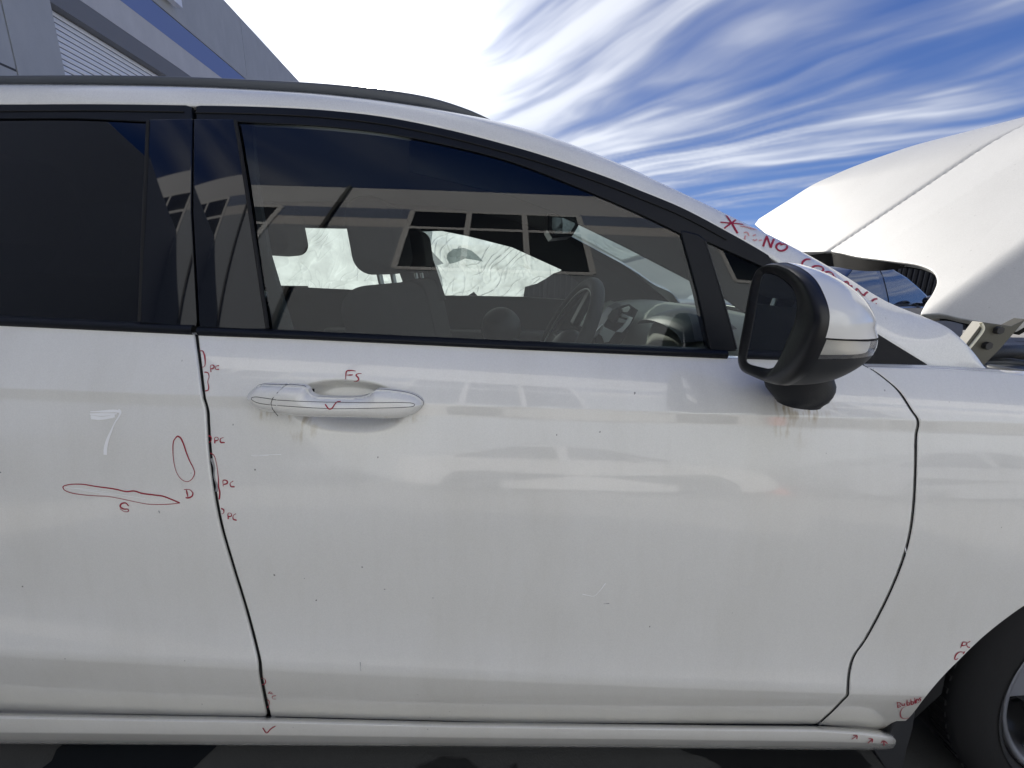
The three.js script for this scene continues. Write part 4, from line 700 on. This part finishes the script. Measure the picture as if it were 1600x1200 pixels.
// ---- dashboard, wheel, seats
{
  const prof = [[0.84, 0.925], [0.72, 0.945], [0.60, 0.945], [0.51, 0.93], [0.45, 0.905], [0.43, 0.87], [0.42, 0.80], [0.43, 0.70], [0.46, 0.55], [0.52, 0.45]];
  const sm = rowAt(prof.map(([x, y]) => V(x, y, 0)), 40), zs = []; for (let k = 0; k <= 40; k++) zs.push(lerp(-0.17, 2 * ZC + 0.17, k / 40));
  const hood = (z) => Math.exp(-(((z + 0.52) / 0.2) ** 4));
  const dash = part('dashboard', loft(zs.map((z) => sm.map((p) => { const h = hood(z), up = Math.exp(-(((p.x - 0.47) / 0.11) ** 2)) * (p.y > 0.8 ? 1 : 0); return V(p.x - 0.05 * h * up, p.y + 0.038 * h * up - 0.02 * Math.abs(z - ZC) * (p.x > 0.5 ? 1 : 0.3), z); }))), M.dash, car);
  part('instrument_hood', (() => { const rows = []; for (let i = 0; i <= 12; i++) { const z = lerp(-0.34, -0.70, i / 12), s = Math.sin(Math.PI * i / 12), r = []; for (let k = 0; k <= 10; k++) { const t = k / 10; r.push(V(lerp(0.50, 0.37, t), 0.925 + 0.055 * Math.pow(s, 0.5) * Math.sin(Math.PI * (0.25 + 0.6 * t)) - 0.01 * t, z)); } rows.push(r); } return loft(rows); })(), M.trim, dash);
  part('instrument_panel', boxAt(0.455, 0.875, -0.52, 0.02, 0.10, 0.32, 0.008), M.gloss, dash);
  const q = (px, py, z) => onZ(px, py, z), face = (l, z, mat, name, depth = 0.02) => { const p = l.map(([x, y]) => q(x, y, z)); const s = new THREE.Shape(p.map((v) => new THREE.Vector2(v.x, v.y))); const g = new THREE.ExtrudeGeometry(s, { depth, bevelEnabled: true, bevelSize: 0.001, bevelThickness: 0.001, bevelSegments: 1 }); g.translate(0, 0, z - depth); part(name, g, mat, dash); };
  const k6 = (s) => zoomed(s, 6.154, 860, 420);
  // centre stack: a tilted slab with vents, screen and bright trims
  face(k6('428,655 480,590 560,470 620,390 700,350 760,345 840,400 820,440 700,680 660,740 440,740'), -0.93, M.trim, 'centre_stack', 0.12);
  face(k6('560,450 600,395 650,400 640,460 600,520 555,480'), -0.925, M.plastic, 'air_vent', 0.012);
  face(k6('690,430 760,462 750,478 680,455'), -0.915, M.silver, 'vent_blade', 0.006); face(k6('660,475 735,500 722,520 645,512'), -0.915, M.silver, 'vent_blade', 0.006);
  face(k6('760,462 790,472 760,530 690,610 640,605 700,555'), -0.912, M.frameWhite, 'trim_strip', 0.008);
  face(k6('512,560 622,610 560,700 520,705 500,650 475,630'), -0.915, std(0.55, 0.57, 0.55, 0.3), 'centre_screen', 0.008);
  face(k6('430,660 445,600 480,560 500,540 515,550 450,640'), -0.918, M.silver, 'trim_strip', 0.006);
  face(k6('690,385 755,362 765,380 740,415 700,412'), -0.915, std(0.6, 0.6, 0.55, 0.5), 'trim_strip', 0.006);
  face(k6('335,390 408,395 405,430 380,470 415,545 405,608 285,545'), -1.2, std(0.75, 0.77, 0.72, 0.6), 'sunlit_patch', 0.01);  // pale shape paints sunlight falling on the console
}
{
  const sw = new THREE.Group(); sw.name = 'steering_wheel'; sw.position.set(0.125, 0.868, -0.55); sw.rotation.order = 'YXZ'; sw.rotation.set(0, 0.09, -0.46); car.add(sw);
  const rim = new THREE.TorusGeometry(0.183, 0.017, 14, 72); rim.rotateY(Math.PI / 2); part('rim', rim, M.plastic, sw);
  const tr = new THREE.TorusGeometry(0.1655, 0.0028, 8, 72); tr.rotateY(Math.PI / 2); tr.translate(-0.006, 0, 0); part('silver_ring', tr, M.silver, sw);
  part('hub', (() => { const g = new THREE.SphereGeometry(0.075, 24, 16); g.scale(0.55, 0.9, 1); g.translate(0.02, -0.01, 0); return g; })(), M.trim, sw);
  for (const a of [0, Math.PI, -Math.PI / 2]) { const g = new RoundedBoxGeometry(0.02, 0.045, 0.11, 3, 0.008); g.translate(0.008, 0, 0.12); g.rotateX(a); part('spoke', g, M.trim, sw); }
  part('column', new THREE.CylinderGeometry(0.035, 0.05, 0.3, 20).rotateZ(Math.PI / 2).translate(0.18, -0.02, 0), M.trim, sw);
}
function seat(name, x, z, label) {
  const s = new THREE.Group(); s.name = name; s.position.set(x, 0, z); car.add(s); if (label) s.userData.label = label;
  const rb = (w, h, d, r, px, py, rot) => { const g = new RoundedBoxGeometry(w, h, d, 5, r); g.rotateZ(rot); g.translate(px, py, 0); return g; };
  part('cushion', rb(0.5, 0.15, 0.48, 0.06, 0.25, 0.44, 0.12), M.fabric, s);
  part('backrest', rb(0.12, 0.62, 0.46, 0.055, -0.02, 0.72, 0.2), M.fabric, s);
  part('headrest', rb(0.105, 0.175, 0.25, 0.045, -0.085, 1.135, 0.12), M.fabric, s);
  for (const dz of [-0.06, 0.06]) part('headrest_post', new THREE.CylinderGeometry(0.007, 0.007, 0.16, 10).rotateZ(0.16).translate(-0.075, 1.03, dz), M.silver, s);
  return s;
}
part('dark_reflection_dome', (() => { const p = onZ(783, 512, -0.94); const g = new THREE.SphereGeometry(0.075, 28, 18); g.scale(0.95, 0.95, 1.3); g.translate(p.x, p.y, -0.94); return merge([g, boxAt(p.x, p.y - 0.2, -0.94, 0.13, 0.36, 0.18, 0.04)]); })(), std(0.006, 0.006, 0.009, 0.5), car);  // added dark dome in place of a head reflected in the window
seat('driver_seat', -0.25, -0.55); seat('passenger_seat', -0.33, -1.33);
{
  const g = new THREE.Group(); g.name = 'rear_seat'; g.position.set(-1.12, 0, ZC); car.add(g);
  part('cushion', new RoundedBoxGeometry(0.5, 0.16, 1.25, 5, 0.06).translate(0.26, 0.42, 0), M.fabric, g);
  part('backrest', new RoundedBoxGeometry(0.14, 0.6, 1.28, 5, 0.06).rotateZ(0.25).translate(-0.05, 0.74, 0), M.fabric, g);
  for (const dz of [-0.4, 0.4]) part('headrest', new RoundedBoxGeometry(0.14, 0.2, 0.26, 5, 0.05).rotateZ(0.1).translate(dz < 0 ? 0.13 : -0.12, 1.21, dz), M.fabric, g);
}
{ // trims of the near and far pillars, and the belt
  const bp = (fn, off, list, name, mat) => part(name, sheet(proj(dense(pts(list), 5, true), fn, off), 0.012, fn, { off, hem: 0.001, depth: 0.01 }), mat, car);
  bp(glassZ, -0.07, '330,190 392,190 402,300 420,400 458,528 360,528', 'pillar_trim', M.pillarTrim);
  bp(farZ, 0.06, '596,350 655,352 668,400 688,470 640,470 622,420', 'pillar_trim', M.lining);
  bp(farZ, 0.05, '640,322 700,312 845,330 856,352 900,385 950,420 1012,460 1010,472 905,480 905,441 877,421 800,386 730,368 690,360 658,361 648,372', 'pillar_trim', M.lining);
  bp(glassZ, -0.06, '640,205 700,222 800,248 900,286 1000,329 1066,361 1078,398 1096,448 1080,438 980,386 900,347 862,330 800,306 640,268', 'pillar_trim', M.lining);
  bp(glassZ, -0.05, '1096,372 1150,394 1220,426 1240,470 1225,520 1196,505 1165,488 1131,463 1112,420', 'pillar_trim', M.lining);
  const A = onZ(658, 372, -1.5), B = onZ(690, 470, -1.42); part('seat_belt', ribbon([A, A.clone().lerp(B, 0.5), B], [V(0, 0, 1), V(0, 0, 1), V(0, 0, 1)], 0.045, 0), M.pillarTrim, car);
}
{ // rear view mirror on the windscreen
  const p = pts('856,341 893,345 897,354 888,369 861,372 855,362').map(([x, y]) => onZ(x, y, -0.98)); const s = new THREE.Shape(p.map((v) => new THREE.Vector2(v.x, v.y)));
  const g = new THREE.ExtrudeGeometry(s, { depth: 0.16, bevelEnabled: true, bevelSize: 0.006, bevelThickness: 0.008, bevelSegments: 3 }); g.translate(0, 0, -1.06);
  const m = part('rear_view_mirror', g, M.trim, car); const c = p.reduce((a, v) => a.add(v), V(0, 0, 0)).multiplyScalar(1 / p.length);
  const fg = new THREE.ShapeGeometry(new THREE.Shape(p.map((v) => new THREE.Vector2(c.x + (v.x - c.x) * 0.82, c.y + (v.y - c.y) * 0.82)))); fg.translate(0, 0, -0.8895); part('mirror_glass', fg, std(0.25, 0.27, 0.28, 0.15, { metalness: 0.8, bumpMap: crumple, bumpScale: 0.004 }), m);
  part('mirror_stem', tube([c.clone().add(V(0.0, 0.02, 0.0)), c.clone().add(V(0.05, 0.06, 0)), c.clone().add(V(0.10, 0.07, 0))], 0.012), M.trim, m);
}
// ---------------------------------------------------------------- red marker notes on the white paint
function nrmOf(fn, x, y) { const e = 6e-4; return V(-(fn(x + e, y) - fn(x - e, y)) / (2 * e), -(fn(x, y + e) - fn(x, y - e)) / (2 * e), 1).normalize(); }
function strokesOn(fn, list, width, sub, name, mat, label, lift = 0.0007) {
  const gs = list.map((l) => { const p = smoothLine(l, 1.2).map(([x, y]) => onSurf(x, y, fn, 0)); return ribbon(p, p.map((q) => nrmOf(fn, q.x, q.y)), (t) => width * (0.8 + 0.35 * Math.sin(1 + 5 * t + p.length)), lift); });
  return part(name, gs, mat, sub, label);
}
const zz = (k, ox, oy) => (...l) => l.map((s) => zoomed(s, k, ox, oy));
const a7 = zz(3.3333, 0, 500), a8 = zz(3.3333, 0, 880), a3 = zz(4.706, 360, 540), a6 = zz(3.4286, 1250, 850), a56 = zz(5.333, 1100, 320);
strokesOn(sideZ, a7('938,952 890,932 850,917 800,910 740,902 700,890 660,893 600,880 500,866 430,855 360,857 330,868 335,882 360,896 420,908 500,915 560,918 620,928 700,945 770,958 850,960 900,957 938,952'), 0.0021, rear, 'marker_ring', M.pen, 'long flat red ring drawn round a scratch');
strokesOn(sideZ, a7('672,968 655,952 632,958 628,972 648,984 668,985 670,996 650,997 626,982'), 0.0022, rear, 'marker_letter', M.pen);
strokesOn(sideZ, a7('925,604 906,630 902,680 908,745 922,795 950,832 980,841 1003,825 1015,795 1008,770 990,735 972,690 955,640 940,612 925,604'), 0.0021, rear, 'marker_ring', M.pen, 'tall red ring drawn round a dent');
strokesOn(sideZ, a7('972,884 980,922', '960,882 990,884 1006,902 1000,918 980,926 968,924'), 0.0022, rear, 'marker_letter', M.pen);
strokesOn(doorZ, a7('1040,162 1056,162 1066,185 1070,222 1066,242 1052,248', '1100,272 1098,238 1112,236 1116,248 1100,256', '1142,238 1126,242 1124,256 1142,258'), 0.0021, front, 'marker_note', M.pen);
strokesOn(doorZ, a7('1066,272 1083,275 1090,295 1083,320 1088,350 1084,366 1070,370'), 0.0021, front, 'marker_bracket', M.pen);
strokesOn(doorZ, a7('1088,602 1100,608 1102,625 1090,638', '1120,642 1121,612 1136,612 1137,624 1121,630', '1166,612 1150,618 1150,636 1172,638'), 0.0021, front, 'marker_note', M.pen);
strokesOn(doorZ, a7('1097,692 1115,704 1128,745 1138,820 1140,868 1146,900 1143,934', '1164,866 1164,834 1184,838 1184,850 1166,856', '1216,838 1200,850 1204,866 1223,868'), 0.0021, front, 'marker_note', M.pen);
strokesOn(doorZ, a7('1153,980 1166,988 1166,1004 1156,1010', '1190,1036 1190,1005 1206,1008 1206,1020 1192,1023', '1230,1008 1216,1018 1216,1036 1234,1042'), 0.0021, front, 'marker_note', M.pen);
strokesOn(doorZ, a8('1362,597 1378,600 1384,615 1378,628 1366,630', '1398,678 1408,667 1420,680 1404,675', '1438,688 1420,692 1420,704 1438,706', '1394,708 1404,720 1402,738 1392,750'), 0.0019, front, 'marker_note', M.pen);
strokesOn(doorZ, a3('848,248 856,190 885,184 922,188', '852,218 902,216', '966,206 940,208 924,218 940,236 944,250 930,260 908,262'), 0.0021, front, 'marker_note', M.pen);
const fender = car.children.find((c) => c.name === 'front_fender'), rocker = car.children.find((c) => c.name === 'rocker_panel'), roofSideMesh = car.children.find((c) => c.name === 'roof_side');
strokesOn(sideZ, a6('858,556 872,522', '872,524 890,526 886,540 866,544', '910,520 894,530 894,548 908,553', '874,578 852,578 832,596 828,618 846,612', '880,574 872,590'), 0.0021, fender, 'marker_note', M.pen);
strokesOn(sideZ, a6('520,846 523,874', '518,848 534,848 536,858 522,860 538,868 524,876', '544,850 546,864 556,864 558,852', '572,832 574,862 584,858 582,846 573,850', '592,828 596,858 606,852 602,840 594,846', '612,822 616,854', '622,842 634,836 628,828 620,838 624,850 638,844', '652,818 638,824 646,834 640,842', '608,858 570,866 546,880 536,905 540,926 556,933 582,930'), 0.0019, fender, 'marker_note', M.pen);
// strokes on lofted panels: follow the sight line to the panel itself
const rc = new THREE.Raycaster();
car.updateMatrixWorld(true);
function strokesCast(mesh, list, width, sub, name, mat, label) {
  const gs = []; for (const l of list) { const p = [], n = []; for (const [x, y] of smoothLine(l, 1.5)) { rc.set(EYE, ray(x, y)); mesh.material.side = THREE.DoubleSide; const h = rc.intersectObject(mesh, false)[0]; mesh.material.side = THREE.FrontSide; if (!h) continue; const q = h.face.normal.clone(); if (q.dot(rc.ray.direction) > 0) q.negate(); p.push(h.point); n.push(q); } if (p.length > 2) { for (let k = 0; k < 3; k++) for (let i = 1; i < n.length - 1; i++) n[i].add(n[i - 1]).add(n[i + 1]).normalize(); gs.push(ribbon(p, n, width, 0.0010)); } }
  if (gs.length) part(name, gs, mat, sub, label);
}
strokesCast(rocker, a8('1370,855 1378,868 1390,882 1410,862 1436,845'), 0.0021, rocker, 'marker_tick', M.pen, 'dark red tick below the door gap');
for (const s of [['275,1043 300,1026', '282,1022 304,1024 302,1042'], ['362,1064 384,1044', '364,1040 386,1042 384,1060'], ['449,1078 446,1054', '430,1064 445,1051 466,1066']]) strokesCast(rocker, a6(...s), 0.0019, rocker, 'marker_arrow', M.pen);
strokesCast(roofSideMesh, a56('184,92 205,122 228,155 255,200 278,240'), 0.0044, roofSideMesh, 'marker_star', M.pen, 'red asterisk');
strokesCast(roofSideMesh, a56('134,148 180,152 230,156 280,160 324,166', '263,128 225,156 190,180 166,200'), 0.0030, roofSideMesh, 'marker_star', M.pen);
strokesCast(roofSideMesh, a56('490,350 505,305 522,262', '522,264 538,312 553,360', '553,360 566,322 582,288', '640,318 606,334 600,358 622,382 656,384 686,366 690,344 668,330 634,336'), 0.0038, roofSideMesh, 'marker_lettering', M.pen, 'red NO');
strokesCast(roofSideMesh, a56('884,456 848,458 820,478 814,502 822,520', '900,548 896,528 918,514 952,512 986,524 992,545 975,560', '990,585 1005,568 1035,560 1066,572 1076,596 1062,615', '1090,600 1092,640', '1142,668 1170,648 1196,640', '1196,640 1206,680 1218,726', '1166,690 1200,682 1234,678', '1254,732 1264,712 1276,698', '1276,698 1300,732 1328,760', '1328,760 1344,740 1362,728', '1396,806 1410,792 1440,784', '1428,822 1434,828'), 0.0038, roofSideMesh, 'marker_lettering', M.pen, 'red COOLANT');
strokesCast(roofSideMesh, a56('300,182 360,190 430,208', '326,178 380,198 440,210', '330,235 360,232 372,262', '345,258 335,290 345,285', '405,262 430,250', '405,290 420,300 440,290', '455,300 480,296'), 0.0026, roofSideMesh, 'marker_smear', M.penFaint, 'rubbed-out pinkish lettering');
// chalky seven on the rear door, scratches and scuffs
strokesOn(sideZ, a7('472,478 540,476 600,474 630,478', '470,490 540,492 610,488', '474,502 540,506 600,500', '476,512 540,512 590,508'), 0.0042, rear, 'chalk_seven', M.chalk, 'white chalky numeral seven');
strokesOn(sideZ, a7('618,468 629,478 622,500 600,535 580,580 562,625 552,665 550,702'), 0.0052, rear, 'chalk_seven', M.chalk);
strokesOn(sideZ, a7('345,872 430,880 520,890 610,902', '420,884 520,898 640,912 760,930', '520,905 640,918'), 0.0012, rear, 'scratch', M.scratch);
strokesOn(sideZ, a7('828,992 834,1006'), 0.0016, rear, 'scratch', M.scuff);
strokesOn(doorZ, a7('1310,705 1360,702 1465,700', '1318,709 1400,704'), 0.0010, front, 'scratch', M.chalk);
{ const z8 = zz(2, 640, 640); strokesOn(doorZ, z8('540,576 560,580 576,582 592,568 612,542'), 0.0016, front, 'scratch', M.chalk); strokesOn(doorZ, z8('606,606 624,605'), 0.0014, front, 'scratch', M.scuff); strokesOn(doorZ, z8('1548,430 1552,455'), 0.0014, front, 'scratch', M.chalk); }
strokesOn(doorZ, [pts('563,1034 564,1048')], 0.0010, front, 'scratch', M.scuff);
// paint chipped off along the door's rear edge
{ const l = pts('330,716 333,730 334,745 337,758 338,768'); strokesOn(doorZ, [l.map(([x, y], i) => [x + 1 + (i % 2), y])], 0.004, front, 'paint_chip', M.scuff); }

// ---------------------------------------------------------------- other cars: plain but whole
function makeCar(name, label, pos, turn, col, scaleY = 1) {
  const root = thing(name, label, 'car', pos); root.rotation.y = turn;
  const paint = phys(...col, 0.35, { clearcoat: 1, clearcoatRoughness: 0.03 });
  const prof = smoothLine(pts('-2.12,0.42 -2.16,0.70 -2.08,0.92 -1.6,0.96 -0.6,0.945 0.5,0.93 0.95,0.90 1.6,0.80 2.02,0.66 2.12,0.5 2.1,0.3 1.9,0.22 -1.9,0.22 -2.1,0.32 -2.12,0.42').map(([x, y]) => [x, y]), 0.05).slice(0, -1);
  const arch = (x, y) => { for (const c of [-1.32, 1.34]) { const d = Math.hypot(x - c, y - 0.31); if (d < 0.36 && y < 0.7) { return [x, 0.31 + Math.sqrt(Math.max(0, 0.36 ** 2 - (x - c) ** 2))]; } } return [x, y]; };
  const zl = [[-0.87, 0.90], [-0.86, 0.96], [-0.82, 1], [0, 1], [0.82, 1], [0.86, 0.96], [0.87, 0.90]];
  part('body', loft(zl.map(([z, s]) => prof.map(([x, y]) => { const [ax, ay] = Math.abs(z) > 0.6 ? arch(x, y) : [x, y]; return V(ax * lerp(1, s, 0.25), 0.55 + (ay - 0.55) * lerp(1, s, 0.5), z); })), true, true), paint, root);
  const sec = [[0.93, 0.80, -1.72, 1.08], [1.02, 0.775, -1.58, 0.92], [1.14, 0.73, -1.36, 0.68], [1.26, 0.68, -1.12, 0.42], [1.36, 0.62, -0.86, 0.12], [1.42, 0.53, -0.55, -0.16], [1.445, 0.3, -0.4, -0.3]];
  const ring = ([y, w, xb, xf], g = 0) => { const r = []; const n = 14; for (let k = 0; k <= n; k++) r.push(V(lerp(xb - g, xf + g, k / n), y + 0.012 * Math.sin(Math.PI * k / n), w + g)); for (let k = 1; k < 8; k++) r.push(V(xf + g + 0.10 * Math.sin(Math.PI * k / 8), y, lerp(w + g, -w - g, k / 8))); for (let k = 0; k <= n; k++) r.push(V(lerp(xf + g, xb - g, k / n), y + 0.012 * Math.sin(Math.PI * k / n), -w - g)); for (let k = 1; k < 8; k++) r.push(V(xb - g - 0.06 * Math.sin(Math.PI * k / 8), y, lerp(-w - g, w + g, k / 8))); return r; };
  part('cabin', loft(sec.map((s) => ring(s)), true, true), paint, root);
  const secAt = (y) => { for (let i = 1; i < sec.length; i++) if (y <= sec[i][0]) { const t = (y - sec[i - 1][0]) / (sec[i][0] - sec[i - 1][0]); return sec[i].map((v, k) => lerp(sec[i - 1][k], v, t)); } return sec[sec.length - 1]; };
  const gl = phys(0.02, 0.022, 0.025, 0.02, { clearcoat: 1, clearcoatRoughness: 0 });
  for (const s of [1, -1]) {
    const pane = (f0, f1) => { const rows = []; for (const y of [0.955, 1.02, 1.09, 1.16, 1.23, 1.29, 1.345]) { const q = secAt(y), r = []; for (let k = 0; k <= 6; k++) r.push(V(clamp(lerp(f0, f1, k / 6), q[2] + 0.09, q[3] - 0.09), y + 0.01, s * (q[1] + 0.006))); rows.push(r); } return loft(rows); };
    part('side_window', pane(-1.5, -0.34), gl, root); part('side_window', pane(-0.22, 0.95), gl, root);
    const mir = new THREE.SphereGeometry(0.1, 20, 14); mir.scale(0.75, 0.62, 0.9); mir.translate(0.5, 1.0, s * 0.94); part('wing_mirror', [mir, boxAt(0.52, 0.955, s * 0.85, 0.05, 0.03, 0.14, 0.01)], gl, root);
    eachPart('door_gap', [tube([V(-0.28, 0.93, s * 0.871), V(-0.3, 0.7, s * 0.871), V(-0.26, 0.32, s * 0.871)], 0.004), tube([V(0.86, 0.9, s * 0.871), V(0.9, 0.7, s * 0.871), V(0.82, 0.32, s * 0.871)], 0.004)], M.seam, root);
    eachPart('door_handle', [boxAt(-0.12, 0.84, s * 0.875, 0.17, 0.025, 0.03, 0.01), boxAt(-1.0, 0.85, s * 0.875, 0.17, 0.025, 0.03, 0.01)], paint, root);
    part('headlight', new THREE.SphereGeometry(0.12, 16, 12).scale(0.9, 0.5, 1.2).translate(1.98, 0.66, s * 0.62), phys(0.7, 0.72, 0.75, 0.05, { clearcoat: 1 }), root);
    part('tail_light', new THREE.SphereGeometry(0.1, 16, 12).scale(0.6, 0.9, 1.2).translate(-2.08, 0.8, s * 0.64), phys(0.3, 0.01, 0.01, 0.1, { clearcoat: 1 }), root);
    for (const x of [-1.32, 1.34]) { const w = new THREE.Group(); w.name = 'wheel'; w.position.set(x, 0.31, s * 0.76); root.add(w); part('tyre', new THREE.TorusGeometry(0.245, 0.085, 14, 48), M.rubber, w); part('rim', new THREE.CylinderGeometry(0.19, 0.19, 0.1, 32).rotateX(Math.PI / 2), M.alloy, w); }
  }
  part('windscreen', loft([0.96, 1.1, 1.22, 1.34].map((y) => { const q = secAt(y), r = []; for (let k = 1; k < 8; k++) r.push(V(q[3] + 0.008 + 0.10 * Math.sin(Math.PI * k / 8), y + 0.01, lerp(q[1], -q[1], k / 8))); return r; })), gl, root);
  part('rear_window', loft([0.98, 1.1, 1.22, 1.34].map((y) => { const q = secAt(y), r = []; for (let k = 1; k < 8; k++) r.push(V(q[2] - 0.008 - 0.06 * Math.sin(Math.PI * k / 8), y + 0.01, lerp(q[1], -q[1], k / 8))); return r; })), gl, root);
  part('number_plate', boxAt(2.115, 0.45, 0, 0.012, 0.11, 0.37), M.frameWhite, root);
  return root;
}
{
  makeCar('parked_car', 'dark grey hatchback seen between the raised bonnet and the windscreen pillar', [4.06, groundY(0, -5.28), -5.28], 30 * Math.PI / 180, [0.03, 0.03, 0.034]);
  makeCar('parked_car', 'white car parked across the yard, reflected in the front door', [0.9, 0, 4.9], 0, [0.7, 0.7, 0.7]);
  makeCar('parked_car', 'dark car parked across the yard, reflected left of the door handle', [-4.4, 0, 5.0], 0, [0.03, 0.035, 0.05]);
  makeCar('parked_car', 'silver car parked across the yard, reflected in the front wing', [5.9, 0, 4.8], 0, [0.35, 0.36, 0.38]);
  const c = thing('traffic_cone', 'orange traffic cone with a white band on the yard, reflected in the front door', 'traffic cone', [3.9, 0, 5.4]);
  const or = std(0.8, 0.12, 0.03, 0.6); part('cone', new THREE.LatheGeometry([[0.15, 0.03], [0.115, 0.22], [0.075, 0.45], [0.035, 0.68], [0.02, 0.7]].map(([r, y]) => new THREE.Vector2(r, y)), 32), or, c); part('base', boxAt(0, 0.015, 0, 0.36, 0.03, 0.36, 0.01), or, c); part('white_band', new THREE.LatheGeometry([[0.107, 0.29], [0.081, 0.44]].map(([r, y]) => new THREE.Vector2(r, y)), 32), M.frameWhite, c);
}
// ---------------------------------------------------------------- draw
scene.environmentIntensity = 1;
const renderer = new THREE.WebGLRenderer({ antialias: true });
renderer.setSize(1024, 768);
renderer.shadowMap.enabled = true; renderer.shadowMap.type = THREE.PCFSoftShadowMap;
renderer.toneMapping = THREE.LinearToneMapping; renderer.toneMappingExposure = EXPOSURE;
renderer.render(scene, camera);
